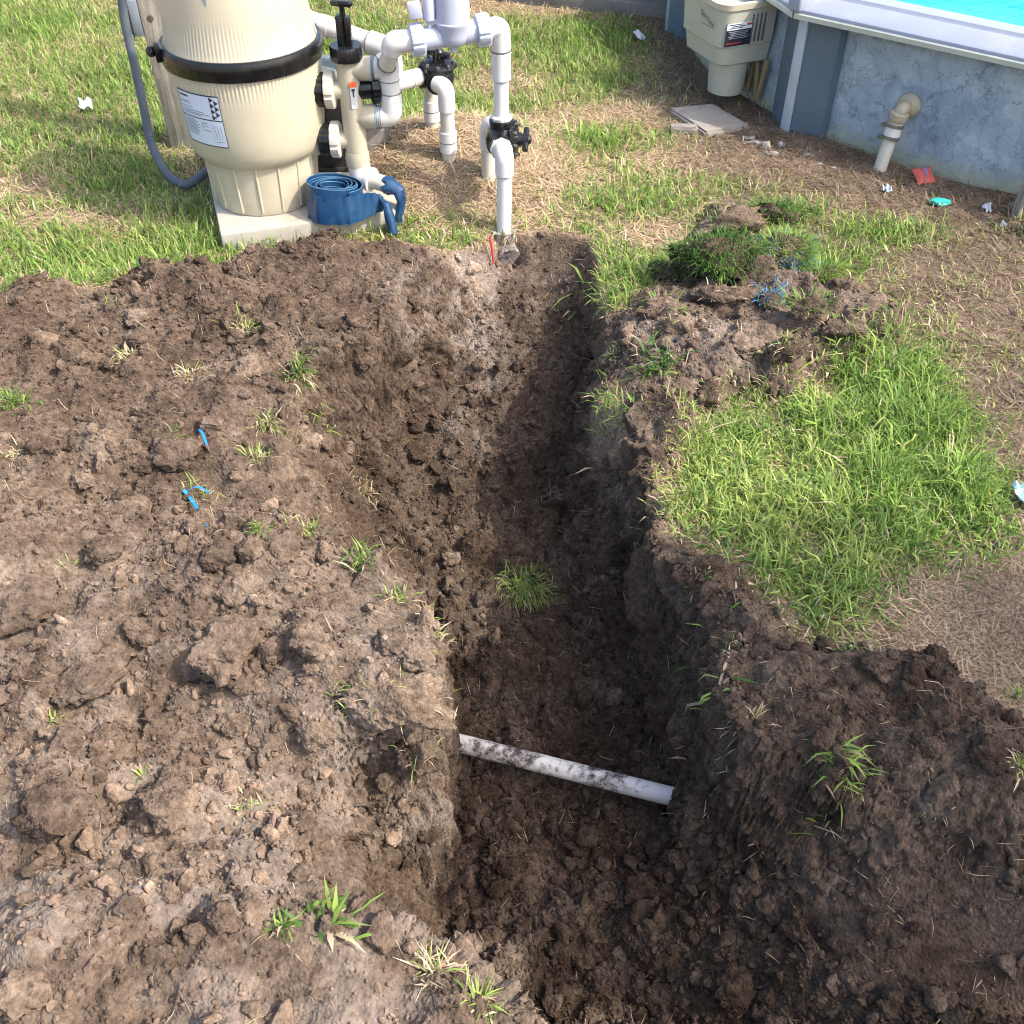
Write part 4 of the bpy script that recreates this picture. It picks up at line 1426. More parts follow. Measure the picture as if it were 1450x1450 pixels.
HC = Vector((-0.588, 3.155, PADZ + 0.002))
hose = thing('discharge_hose', 'coiled blue lay-flat hose lying on the slab', 'hose', HC)
tilt = Vector((0.05, 0.10, 1)).normalized()
tx_, ty_ = Vector((1, 0, -0.05)).normalized(), Vector((0, 1, -0.10)).normalized()
pts, lo, hi = [], [], []
turns, n = 7.2, 330
for i in range(n + 1):
    t = i / n
    th = -2 * math.pi * turns * t + 0.4
    r = 0.018 + 0.068 * t ** 0.85 + 0.0035 * math.sin(th * 0.37) + 0.002 * math.sin(th * 3.1)
    wob = 0.006 * math.sin(i * 0.11) - 0.022 * (1 - t) ** 2
    p = HC + tx_ * (r * 1.08 * math.cos(th)) + ty_ * (r * math.sin(th))
    pts.append(p)
    lo.append(Vector((p.x, p.y, HC.z + 0.001)))
    hi.append(p + tilt * (0.100 + wob))
mesh('coil', ribbon(pts, lo, hi), 'hose_blue', hose)
edge = []
for i in range(0, n + 1, 2):
    edge.append(hi[i] + tilt * 0.001)
mesh('coil_edge', sweep(edge, 0.0015, 6), 'hose_edge', hose)
# tail from the coil to the stub, flat then pinched up
end = pts[-1]
tl = [(end, end + Vector((0, 0, 0.002)), end + tilt * 0.10)]
way = [((-0.560, 3.075), 0.062, 0.150), ((-0.525, 3.080), 0.062, 0.150), ((-0.490, 3.105), 0.063, 0.148), ((-0.462, 3.130), 0.066, 0.140), ((-0.440, 3.150), 0.070, 0.125), ((-0.425, 3.160), 0.065, 0.110)]
P_, L_, H_ = [], [], []
first = Vector((-0.665, 3.09, PADZ))
allw = [((-0.668, 3.120), 0.062, 0.155), ((-0.630, 3.080), 0.062, 0.155)] + way
for k_ in range(len(allw) - 1):
    (xa, ya), la, ha_ = allw[k_]
    (xb, yb), lb, hb_ = allw[k_ + 1]
    for j in range(6):
        t = j / 6
        x, y = xa + (xb - xa) * t, ya + (yb - ya) * t
        crease = 0.004 * math.sin((k_ * 6 + j) * 1.3)
        P_.append(Vector((x, y + crease, 0.1)))
        L_.append(Vector((x, y + crease - 0.004, la + (lb - la) * t)))
        H_.append(Vector((x + 0.004, y - crease + 0.012, ha_ + (hb_ - ha_) * t)))
mesh('tail', ribbon(P_, L_, H_, 0.0035), 'hose_blue', hose)
# the folded end gripping the stub
slv = []
rad = []
d_ = (STUB1 - c1).normalized()
for t, r in ((-0.016, .0285), (0.0, .0295), (0.012, .027)):
    slv.append(STUB1 + d_ * t)
    rad.append(r)
slv += [STUB1 + d_ * 0.034 + Vector((0, 0, -0.010)), STUB1 + d_ * 0.040 + Vector((0, -0.004, -0.040)), STUB1 + d_ * 0.030 + Vector((0.0, -0.012, -0.085)), STUB1 + d_ * 0.018 + Vector((0.0, -0.018, -0.125))]
rad += [.021, .013, .016, .020]
V, F = sweep(slv, rad, 26)
V = [v + Vector((0.0035 * math.sin(v.z * 190 + v.x * 60) + 0.002 * math.sin(v.y * 160), 0.003 * math.sin(v.z * 120 + v.y * 170) + 0.002 * math.sin(v.x * 170), 0)) for v in V]
mesh('hose_end', (V, F), 'hose_blue', hose)
V, F = sweep([Vector((-0.430, 3.160, 0.108)), Vector((-0.412, 3.135, 0.100)), Vector((-0.402, 3.118, 0.060)), Vector((-0.396, 3.110, 0.014))], [0.008, 0.015, 0.018, 0.017], 18)
V = [v + Vector((0.003 * math.sin(v.z * 150), 0.004 * math.sin(v.z * 90 + v.x * 120), 0)) for v in V]
mesh('hose_fold', (V, F), 'hose_blue', hose)

# ------------------------------------------------------------------ wooden post, outlet box, conduit
PB = Vector((-1.268, 3.86, -0.1))
pex, pey = Vector((0.985, 0.17, 0)), Vector((-0.17, 0.985, 0))
post = thing('wooden_post', 'weathered grey square wooden post behind the filter tank', 'post', PB)
V, F = box(PB + Vector((0, 0, 0.75)), (0.044, 0.044, 0.75), pex, pey, (0, 0, 1), 0.006, 2)
mesh('timber', (V, F), 'wood_grey', post)
mesh('knot', lathe([(0.0, 0.0), (0.010, 0.0), (0.011, 0.002), (0.007, 0.003), (0.0, 0.0015)], PB + pex * -0.010 - pey * 0.0442 + Vector((0, 0, 0.565)), -pey, 18), 'bark', post)
bx0 = PB - pex * 0.062 - pey * 0.01 + Vector((0, 0, 0.565))
ob = thing('outlet_box', 'small grey outlet box on the side of the wooden post', 'electrical box', bx0)
mesh('case', box(bx0, (0.017, 0.034, 0.060), pex, pey, (0, 0, 1), 0.004), 'box_grey', ob)
mesh('cover', box(bx0 - pex * 0.024, (0.006, 0.030, 0.054), pex, pey, (0, 0, 1), 0.004), 'box_grey', ob)
mesh('gasket', box(bx0 - pex * 0.0175, (0.002, 0.0365, 0.0625), pex, pey, (0, 0, 1), 0.001), 'black_rubber', ob)
cpts = [A(168, -60, 3.70), A(175, 20, 3.70), A(190, 90, 3.68), A(203, 150, 3.65), A(212, 195, 3.62), A(224, 225, 3.56), A(240, 250, 3.50), A(262, 262, 3.45), A(282, 252, 3.46), A(300, 236, 3.48), A(330, 228, 3.50)]


def spline(P, m=8):
    out = []
    for i in range(len(P) - 1):
        p0, p1, p2, p3 = P[max(0, i - 1)], P[i], P[i + 1], P[min(len(P) - 1, i + 2)]
        for j in range(m):
            t = j / m
            out.append(0.5 * ((2 * p1) + (p2 - p0) * t + (2 * p0 - 5 * p1 + 4 * p2 - p3) * t * t + (3 * p1 - p0 - 3 * p2 + p3) * t ** 3))
    out.append(P[-1])
    return out


cp = spline([Vector(p) for p in cpts], 30)
con = tag(mesh('conduit', sweep(cp, [0.0148 + (0.0011 if i % 2 else 0) for i in range(len(cp))], 14), 'conduit', loc=cp[len(cp) // 2]), 'grey flexible conduit drooping beside the wooden post to the filter', 'conduit')

# ------------------------------------------------------------------ slab, brick, stones and litter
def jitter_box(c, half, yaw, bev=0.006, amp=0.004, seed=0, sub=2, tilt_=(0, 0)):
    rnd = random.Random(seed)
    bm = bmesh.new()
    bmesh.ops.create_cube(bm, size=2)
    for v in bm.verts:
        v.co = Vector((v.co.x * half[0], v.co.y * half[1], v.co.z * half[2]))
    bmesh.ops.bevel(bm, geom=list(bm.edges), offset=bev, segments=2, affect='EDGES')
    bmesh.ops.subdivide_edges(bm, edges=list(bm.edges), cuts=sub, use_grid_fill=True)
    rot = Matrix.Rotation(yaw, 3, 'Z') @ Matrix.Rotation(tilt_[0], 3, 'X') @ Matrix.Rotation(tilt_[1], 3, 'Y')
    bm.verts.index_update()
    V = []
    for v in bm.verts:
        j_ = Vector((rnd.uniform(-1, 1), rnd.uniform(-1, 1), rnd.uniform(-1, 1))) * amp
        V.append(Vector(c) + rot @ (v.co + j_))
    F = [tuple(v.index for v in f.verts) for f in bm.faces]
    bm.free()
    return V, F


c = G(1003, 168, 0.01)
sl = [G(945, 152, .022), G(1010, 146, .022), G(1064, 177, .022), G(1000, 187, .022)]
V = [Vector((p.x, p.y, 0.022)) for p in sl] + [Vector((p.x, p.y, -0.04)) for p in sl]
slab = (V, [(3, 2, 1, 0), (4, 5, 6, 7)] + [(i, (i + 1) % 4, 4 + (i + 1) % 4, 4 + i) for i in range(4)])
bm = bmesh.new()
vs = [bm.verts.new(v) for v in slab[0]]
for f in slab[1]:
    bm.faces.new([vs[i] for i in f])
bmesh.ops.recalc_face_normals(bm, faces=list(bm.faces))
bmesh.ops.bevel(bm, geom=list(bm.edges), offset=0.008, segments=2, affect='EDGES')
bmesh.ops.subdivide_edges(bm, edges=list(bm.edges), cuts=3, use_grid_fill=True)
bm.verts.index_update()
V = [v.co + Vector((0, 0, random.uniform(-.0012, .0012))) for v in bm.verts]
F = [tuple(v.index for v in f.verts) for f in bm.faces]
bm.free()
tag(mesh('paving_slab', (V, F), 'concrete', loc=c), 'flat grey concrete slab on the ground below the skimmer', 'slab')
c = on_ground(967, 188) + Vector((0, 0, 0.012))
tag(mesh('brick_fragment', jitter_box(c, (0.055, 0.024, 0.017), R(-4), amp=0.002, seed=2), 'stone', loc=c), 'small oblong brick piece in front of the concrete slab', 'brick')
c = on_ground(524, 205) + Vector((0, 0, 0.03))
tag(mesh('concrete_block', jitter_box(c, (0.062, 0.05, 0.05), R(14), bev=0.012, amp=0.004, seed=3), 'stone', loc=c), 'rough grey stone block beside the pad behind the slide valve', 'block')


def rock_verts(seed, sub=3, squash=(1, 1, 0.75), rough=0.25, cuts=7, hlo=0.42):
    bm = bmesh.new()
    bmesh.ops.create_icosphere(bm, subdivisions=sub, radius=1)
    bm.verts.index_update()
    V = np.array([v.co[:] for v in bm.verts])
    F = np.array([[v.index for v in f.verts] for f in bm.faces])
    bm.free()
    rg = np.random.default_rng(seed)
    # broken facets: push everything outside random planes back on to them
    for _ in range(cuts):
        nrm = rg.normal(size=3)
        nrm /= np.linalg.norm(nrm)
        h = rg.uniform(hlo, 0.88)
        dd = V @ nrm
        V = V - np.clip(dd - h, 0, None)[:, None] * nrm * 0.97
    o = rg.uniform(0, 50, 3)
    nz_ = fbm(V[:, 0] * 1.6 + o[0], V[:, 1] * 1.6 + o[1], V[:, 2] * 1.6 + o[2], octaves=2, seed=seed)
    V = V * (1 + rough * nz_)[:, None]
    if sub >= 3:
        n2_ = fbm(V[:, 0] * 6 + o[0], V[:, 1] * 6 + o[1], V[:, 2] * 6 + o[2], octaves=3, seed=seed + 9, gain=0.65)
        V = V * (1 + rough * 0.75 * n2_)[:, None]
    if sub >= 4:
        n3_ = np.abs(fbm(V[:, 0] * 11 + o[0], V[:, 1] * 11 + o[1], V[:, 2] * 11 + o[2], octaves=2, seed=seed + 19))
        V = V * (1 + 0.15 * (smooth(0.0, 0.2, n3_) - 0.6))[:, None]
    return V * np.array(squash), F


stones = [(1068, 203, .026, 'pale stone at the left end of the white rubble by the pool', 'shard', (1.3, .8, .4)), (1082, 210, .024, 'round grey stone among the white rubble by the pool', 'stone', (1, 1, .9)),
          (993, 201, .010, 'single small pebble in the straw in front of the slab', 'stone', (1, 1, .7)), (1105, 207, .018, 'cream stone at the right end of the white rubble', 'shard', (1, .8, .6)),
          (1062, 196, .022, 'flat white chip behind the round grey stone', 'shard', (1.5, .8, .3)), (1093, 218, .020, 'white chip in front of the round grey stone', 'shard', (1.5, .7, .3)),
          (1145, 220, .022, 'thin white plaster flake right of the rubble', 'shard', (1.2, .6, .25)), (1162, 233, .012, 'tiny white chip below the plaster flake', 'shard', (1.3, .7, .3)),
          (1180, 238, .010, 'tiny grey-white chip nearest the return riser', 'shard', (1.2, .8, .4))]
for k_, (px, py, r, lb, mt, sq) in enumerate(stones):
    c = on_ground(px, py)
    V, F = rock_verts(100 + k_, 3, sq, 0.2)
    tag(mesh('rubble_stone', ([c + Vector(v * r) + Vector((0, 0, r * sq[2] * .5)) for v in V], [tuple(map(int, f)) for f in F]), mt, loc=c), lb, 'stone', 'rubble at the pool foot')


def crumpled(name, px, py, w, h, mat, label, cat, yaw=0.0, amp=0.012, seed=0, n=8, lift=0.008, up=0.3):
    rnd = random.Random(seed)
    c = on_ground(px, py)
    V, F = [], []
    ca, sa = math.cos(yaw), math.sin(yaw)
    for layer in (0, 1):
        for j in range(n + 1):
            for i in range(n + 1):
                u, v = (i / n - .5), (j / n - .5)
                zz = lift + amp * math.sin(u * 9 + seed) * math.cos(v * 7 + seed * 2) + rnd.uniform(-amp, amp) * 0.25 + (v + .5) * h * up
                x, y = u * w * (1 + rnd.uniform(-.05, .05)), v * h * (1 + rnd.uniform(-.05, .05))
                V.append(c + Vector((x * ca - y * sa, x * sa + y * ca, zz - 0.0012 * layer)))
    m_ = (n + 1) ** 2
    for j in range(n):
        for i in range(n):
            q = j * (n + 1) + i
            F.append((q, q + 1, q + n + 2, q + n + 1))
            F.append((m_ + q, m_ + q + n + 1, m_ + q + n + 2, m_ + q + 1))
    rim = [i for i in range(n + 1)] + [j * (n + 1) + n for j in range(1, n + 1)] + [n * (n + 1) + i for i in range(n - 1, -1, -1)] + [j * (n + 1) for j in range(n - 1, 0, -1)]
    for q in range(len(rim)):
        a_, b_ = rim[q], rim[(q + 1) % len(rim)]
        F.append((b_, a_, m_ + a_, m_ + b_))
    return tag(mesh(name, (V, F), mat, loc=c), label, cat)


crumpled('paper_scrap', 125, 160, 0.050, 0.04, 'litter_white', 'crumpled white paper scrap in the grass left of the conduit', 'litter', 0.2, 0.008, 3, up=.5, lift=.03)
crumpled('paper_scrap', 905, 60, 0.045, 0.05, 'litter_white', 'white scrap in the far grass left of the skimmer', 'litter', 0.9, 0.008, 5, up=.5, lift=.02)
crumpled('tissue_scrap', 1397, 299, 0.03, 0.028, 'litter_white', 'crumpled white tissue on bare ground by the lattice', 'litter', 0.4, 0.010, 7, up=.4)
crumpled('plastic_scrap', 1256, 272, 0.03, 0.03, 'pvc_grey', 'small clear grey plastic scrap left of the red packet', 'litter', 0.4, 0.008, 9, up=.3)
crumpled('plastic_film', 1449, 712, 0.05, 0.06, 'cyan_film', 'pale blue film at the right edge of the grass patch', 'litter', 0.3, 0.012, 11, up=.3, lift=.02)
crumpled('plastic_scrap', 1420, 322, 0.025, 0.02, 'litter_white', 'small pale scrap in the litter right of the tissue', 'litter', 1.0, 0.008, 13, up=.2)
# red packet with a blue leaping-fish mark
c = on_ground(1307, 255) + Vector((0, 0, 0.004))
V, F = [], []
n = 14
pyaw = R(12)
for s_ in (1, -1):
    for j in range(n + 1):
        for i in range(n + 1):
            u, v = i / n * 2 - 1, j / n * 2 - 1
            puff = 0.010 * max(0, (1 - u ** 4)) * max(0, (1 - v ** 4)) ** 0.7
            pin = 1 - 0.10 * (1 - u * u) * (abs(v) ** 3)
            x, y = u * 0.038 * (1 - 0.08 * (1 - v * v)), v * 0.034 * pin
            V.append(c + Vector((x * math.cos(pyaw) - y * math.sin(pyaw), x * math.sin(pyaw) + y * math.cos(pyaw), 0.012 + y * 0.45 + s_ * puff + 0.0015 * math.sin(u * 9))))
m_ = (n + 1) ** 2
for j in range(n):
    for i in range(n):
        q = j * (n + 1) + i
        F.append((q, q + 1, q + n + 2, q + n + 1))
        F.append((m_ + q, m_ + q + n + 1, m_ + q + n + 2, m_ + q + 1))
pk = thing('red_packet', 'small pillow-shaped red packet with blue mark by the pool wall', 'packet', c)
mesh('pouch', (V, F), 'packet', pk)
mk = []
for u, v in ((-.10, .55), (.22, .70), (.32, .30), (.22, -.10), (.30, -.35), (.12, -.30), (.02, -.45), (.05, -.15), (.02, .20)):
    x, y = u * 0.036, v * 0.034
    mk.append(c + Vector((x * math.cos(pyaw) - y * math.sin(pyaw), x * math.sin(pyaw) + y * math.cos(pyaw), 0.012 + y * 0.45 + 0.0118)))
mesh('blue_mark', (mk, [tuple(range(len(mk)))]), 'packet_mark', pk)
# green lump
c = on_ground(1331, 291)
V, F = rock_verts(301, 3, (1.35, .8, .6), 0.35, 0)
tag(mesh('green_toy', ([c + Vector(v * 0.024) + Vector((0, 0, 0.012)) for v in V], [tuple(map(int, f)) for f in F]), 'green_toy', loc=c), 'small turquoise-green lump on bare ground below the red packet', 'toy')
# red marker in the far end of the cut
m0 = on_ground(697, 372)
tag(mesh('red_marker', sweep([m0 + Vector((0.004, -.004, -0.005)), m0 + Vector((0, 0.0, 0.04)), m0 + Vector((-0.006, 0.012, 0.085))], [0.0026, 0.0034, 0.0034], 10), 'red_stick', loc=m0), 'thin red stick standing at the far end of the trench', 'marker')

# weathered lattice at the right edge
lt = thing('wooden_lattice', 'weathered grey wooden lattice slats at the right edge by the pool', 'lattice', Vector((1.78, 3.16, 0)))
Lx = Vector((0.45, -0.89, 0)).normalized()
Ly = Vector((0.89, 0.45, 0)).normalized()
L0 = Vector((1.725, 3.26, 0.0))
for k_ in range(4):
    mesh('slat', box(L0 + Lx * (0.16 * k_) + Vector((0, 0, 0.075)), (0.016, 0.007, 0.10), Lx, Ly, (0, 0, 1), 0.002), 'wood_grey', lt)
for k_ in range(4):
    p = L0 + Lx * (0.10 * k_ + 0.05) + Ly * 0.015 + Vector((0, 0, 0.09))
    ax = (Lx * 0.75 + Vector((0, 0, 0.66))).normalized()
    mesh('slat', box(p, (0.013, 0.005, 0.12), ax.cross(Ly), Ly, ax, 0.002), 'wood_grey', lt)
mesh('rail', box(L0 + Lx * 0.24 + Ly * 0.001 + Vector((0, 0, 0.185)), (0.27, 0.014, 0.014), Lx, Ly, (0, 0, 1), 0.003), 'wood_grey', lt)

# kerb and low wall across the top
k0_, k1_ = G(690, -12, 0.04), G(985, 22, 0.04)
kd = (k1_ - k0_).normalized()
kn = Vector((-kd.y, kd.x, 0))
kc = k0_ + kd * 1.2
tag(mesh('concrete_kerb', box(Vector((kc.x, kc.y, 0.02)) + kn * 0.05, (1.6, 0.05, 0.045), kd, kn, (0, 0, 1), 0.006), 'kerb', loc=kc), 'low concrete kerb along the far edge of the lawn', 'kerb')
tag(mesh('low_wall', box(Vector((kc.x, kc.y, 0.25)) + kn * 0.22, (1.7, 0.06, 0.30), kd, kn, (0, 0, 1), 0.01), 'kerb', loc=kc + kn * 0.2), 'dark rendered wall behind the far kerb', 'wall')

# pipe across the trench
tp0, tp1 = G(618, 1044, -0.39), G(968, 1132, -0.385)
td = (tp1 - tp0).normalized()
V, F = sweep([tp0 - td * 0.14 + Vector((0, 0, -.006))] + [tp0 + td * (i * 0.02) for i in range(int((tp1 - tp0).length / 0.02))] + [tp1 + td * 0.10], 0.0215, 30)
tag(mesh('buried_pipe', (V, F), 'mud_pipe', loc=tp0), 'muddy white pipe crossing the bottom of the trench', 'pipe')


# ================================================================== CLODS AND CRUMBS
def rand_rot(n):
    q = RNG.normal(size=(n, 4))
    q /= np.linalg.norm(q, axis=1)[:, None]
    w, x, y, z = q.T
    return np.stack([1 - 2 * (y * y + z * z), 2 * (x * y - z * w), 2 * (x * z + y * w), 2 * (x * y + z * w), 1 - 2 * (x * x + z * z), 2 * (y * z - x * w),
                     2 * (x * z - y * w), 2 * (y * z + x * w), 1 - 2 * (x * x + y * y)], 1).reshape(n, 3, 3)


def clod_tints(n, dark_at, pale_at):
    v = RNG.uniform(0.72, 1.28, n)
    dry = RNG.random(n) ** 2
    t = np.stack([v * (1 + 0.12 * dry), v * (1 + 0.10 * dry), v * (1 + 0.10 * dry)], 1)
    t *= (1 - 0.48 * dark_at)[:, None]
    t *= (1 + 1.3 * pale_at[:, None] * np.array([1, 0.98, 0.95]))
    return t


VALL = np.concatenate([PV, fv])
MALL = np.concatenate([MASK, fm])
carea = np.concatenate([cell, np.full(len(fv), 0.0)])
dens = np.zeros(len(PV))
Wf, Sf = W.ravel(), S.ravel()
crf = crumble.ravel()
wallf = wall.ravel()
dens = SOILM.ravel() / np.maximum(0.3, NZv.ravel()) * (0.35 + 0.9 * crf) * (1 - 0.35 * wallf) * in_view.ravel()
dens *= np.where(Wf > 0.93, 1.5 + 1.6 * smooth(1.9, 1.3, GY.ravel()), 1.0)
dens *= 1 - 0.35 * (wallf > 0.3) * (GX.ravel() > 0.3) * (GY.ravel() < 1.6)
dens *= 1 - 0.2 * (GX.ravel() > 0.3) * (GY.ravel() < 1.75)
dens *= 1 + 0.6 * smooth(1.6, 0.9, GY.ravel())
farfade = np.interp(GY.ravel(), [0.5, 1.5, 3.2, 6], [1.0, 1.0, 0.95, 0.5])


def scatter(name, n, rmin, rmax, power, sub, nshape, sink, seed, wt=1.0):
    p = dens * cell * farfade * wt
    p = p / p.sum()
    ids = RNG.choice(len(PV), n, p=p)
    pos = PV[ids] + np.concatenate([RNG.uniform(-.003, .003, (n, 2)), np.zeros((n, 1))], 1)
    r = rmin * (rmax / rmin) ** (RNG.random(n) ** power)
    rot = rand_rot(n)
    sc = RNG.uniform(0.55, 1.35, (n, 3)) * r[:, None]
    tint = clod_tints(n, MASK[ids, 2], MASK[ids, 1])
    pos[:, 2] += r * (0.55 - sink)
    Vs, Fs, Ts = [], [], []
    o = 0
    shp = RNG.integers(0, nshape, n)
    for k_ in range(nshape):
        V, F = rock_verts(seed + k_, sub, (1, 1, 1), 0.30, 11)
        m_ = np.flatnonzero(shp == k_)
        W_ = np.einsum('nij,nvj->nvi', rot[m_], V[None] * sc[m_][:, None, :]) + pos[m_][:, None, :]
        Vs.append(W_.reshape(-1, 3))
        Fs.append((F[None] + (np.arange(len(m_)) * len(V))[:, None, None] + o).reshape(-1, 3))
        Ts.append(np.repeat(tint[m_], len(V), 0))
        o += len(m_) * len(V)
    ob_ = mesh_np(name, np.concatenate(Vs), np.concatenate(Fs), 'soil_clod', np.concatenate(Ts), 'mask', smoothf=sub > 2)
    ob_['kind'] = 'stuff'
    return ob_


cr = scatter('soil_crumbs', 37000, 0.0026, 0.0070, 1.3, 1, 6, 0.25, 500)
cr['label'] = 'fine crumbs of dug earth over heap and trench'
sm = scatter('small_clods', 4000, 0.0065, 0.0150, 1.7, 2, 6, 0.35, 520)
md = scatter('medium_clods', 720, 0.0140, 0.0280, 1.7, 3, 6, 0.2, 540)
md['label'] = 'fist-sized lumps of dug earth between the larger clods'
sm['label'] = 'small lumps of dug earth over heap and trench'

wl = scatter('wall_lumps', 520, 0.010, 0.032, 1.5, 3, 8, 0.45, 560, (wallf > 0.2) * (GX.ravel() < 0.25) * (GY.ravel() > 1.0))
wl['label'] = 'lumps of earth half bedded in the trench sides'

# clods one can pick out: individuals that share a few meshes
CLOD_MESH = []
for k_ in range(10):
    V, F = rock_verts(600 + k_, 4, (1, 1, (0.7, 0.8, 0.9)[k_ % 3]), 0.34, 6, 0.6)
    me = bpy.data.meshes.new('clod_shape')
    me.from_pydata([tuple(v) for v in V], [], [tuple(map(int, f)) for f in F])
    a_ = me.attributes.new('mask', 'FLOAT_COLOR', 'POINT')
    tv_ = (0.9, 1.08, 1.25)[k_ % 3]
    a_.data.foreach_set('color', np.tile([tv_, tv_, tv_, 1], len(V)).astype(np.float32))
    me.materials.append(MATS['soil_clod'])
    me.polygons.foreach_set('use_smooth', np.ones(len(me.polygons), bool))
    CLOD_MESH.append(me)
DARK_MESH = []  # same shapes with a darker tint, for trench floor and right bank
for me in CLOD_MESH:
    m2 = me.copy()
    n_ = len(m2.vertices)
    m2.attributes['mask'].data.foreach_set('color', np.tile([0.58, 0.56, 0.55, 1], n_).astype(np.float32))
    DARK_MESH.append(m2)


def clod(c, r, label, group, dark_tone=False, k_=None, flat=1.0, sink=0.26, yaw=None):
    me = (DARK_MESH if dark_tone else CLOD_MESH)[random.randrange(10) if k_ is None else k_]
    o = bpy.data.objects.new('soil_clod', me)
    COL.objects.link(o)
    o.location = (c.x, c.y, c.z + r * flat * (0.55 - sink))
    o.scale = (r * random.uniform(.9, 1.15), r * random.uniform(.85, 1.05), r * flat)
    o.rotation_euler = (random.uniform(-.3, .3), random.uniform(-.3, .3), random.uniform(0, 6.28) if yaw is None else yaw)
    tag(o, label, 'clod', group)
    return o


GL, GR, GT = 'clods on the left spoil heap', 'clods on the right bank', 'clods on the trench floor'
named = [  # px, py, width in px, label, group, dark tone, flat
    (325, 912, 105, 'largest rounded clod in the middle of the left spoil heap', GL, 0, .62), (85, 1145, 98, 'big dark blocky clod at the left edge of the heap', GL, 0, .85),
    (237, 1132, 78, 'squat clod just right of the big dark blocky one', GL, 0, .75), (345, 835, 55, 'clod right behind the largest rounded clod', GL, 0, .8),
    (440, 905, 58, 'clod right of the largest rounded clod', GL, 0, .7), (130, 955, 100, 'flat pale clod left of the largest rounded clod', GL, 0, .45),
    (40, 850, 80, 'broad mound-like clod at the left picture edge', GL, 0, .7), (320, 1300, 52, 'upright broken clod left of the broad-leaved weed', GL, 0, .9),
    (360, 1282, 55, 'paired clod touching the weed on the lower heap', GL, 0, .8), (130, 1190, 40, 'clod below the big dark blocky one', GL, 0, .8),
    (150, 1335, 42, 'pale round clod on the lower left heap', GL, 0, .85), (40, 1400, 72, 'large clod in the lower left corner', GL, 0, .8),
    (250, 640, 60, 'reddish clod above the blue tape', GL, 0, .7), (150, 775, 60, 'tilted clod below and left of the blue tape', GL, 0, .7),
    (555, 905, 45, 'clod near the lip of the heap by the trench', GL, 0, .7), (60, 480, 45, 'clod at the upper left of the heap', GL, 0, .7),
    (1172, 918, 42, 'clod at the grass edge on the right bank', GR, 1, .75), (1240, 938, 45, 'wide clod next to the grass edge on the right bank', GR, 1, .7),
    (1295, 952, 34, 'clod right of the wide one on the right bank', GR, 1, .75), (1165, 1045, 38, 'clod below the green root tuft on the right bank', GR, 1, .8),
    (1008, 800, 36, 'dark clod on the shoulder by the grass patch', GR, 1, .7), (1310, 1050, 40, 'long clod in the middle of the right bank', GR, 1, .7), (1400, 1060, 55, 'large clod at the right picture edge', GR, 1, .7),
    (600, 1165, 52, 'grey clod at the foot of the heap left of the pipe', GT, 1, .75), (690, 1118, 46, 'flat slab of earth below the muddy pipe', GT, 1, .4),
    (900, 1262, 40, 'angular clod on the trench floor right of centre', GT, 1, .8), (705, 1258, 30, 'upright clod on the trench floor left of centre', GT, 1, .9),
    (742, 1062, 30, 'clod against the far side of the muddy pipe', GT, 1, .7), (795, 1345, 34, 'clod low on the trench floor near the lit earth', GT, 1, .8),
    (860, 1145, 34, 'clod under the right half of the muddy pipe', GT, 1, .8), (590, 640, 34, 'clod on the rubble slope of the left trench side', GT, 1, .8),
    (640, 790, 26, 'pale stone-like clod in the middle of the trench floor', GT, 0, .8), (1040, 1395, 50, 'dark clod in the lower right of the trench', GT, 1, .8), (655, 1345, 48, 'lit clod where the heap meets the near floor', GT, 0, .8)]
for px, py, w, lb, gr, dm, fl_ in named:
    c = on_ground(px, py + w * 0.12)
    dist = c.y * CS + (CAM_H - c.z) * SN
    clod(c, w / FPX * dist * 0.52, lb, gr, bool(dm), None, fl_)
left_n = 300 - len(named)
pr = dens * cell * farfade
pr = pr / pr.sum()
pr = pr * np.where((GX.ravel() < 0.0) & (Wf < 0.3), 2.6, 1.0)
pr = pr / pr.sum()
ids = RNG.choice(len(PV), left_n, p=pr)
for q, i in enumerate(ids):
    p = PV[i]
    r = 0.014 * (2.8 ** (RNG.random() ** 1.8))
    if Wf[i] > 0.4:
        lb, gr, dm = 'loose dark clod ' + ('on the trench floor nearer than the muddy pipe' if p[1] < 1.25 else 'on the trench floor between pipe and turf clump' if p[1] < 1.9 else 'at the far end of the trench behind the turf clump'), GT, True
        r = min(r, 0.026)
    elif p[0] > 0.1:
        lb, gr, dm = 'loose dark clod ' + ('on the bare bank below the bright grass patch' if p[1] < 1.75 else 'among the turned-over sods right of the trench'), GR, True
        r = min(r, 0.028)
    else:
        lb, gr, dm = 'loose brown clod ' + ('on the near slope of the heap below the largest clod' if p[1] < 1.25 else 'in the middle of the heap around the blue tape' if p[1] < 2.1 else 'on the far part of the heap towards the filter'), GL, False
    clod(Vector(p), r, lb, gr, dm, None, random.uniform(.65, 1))


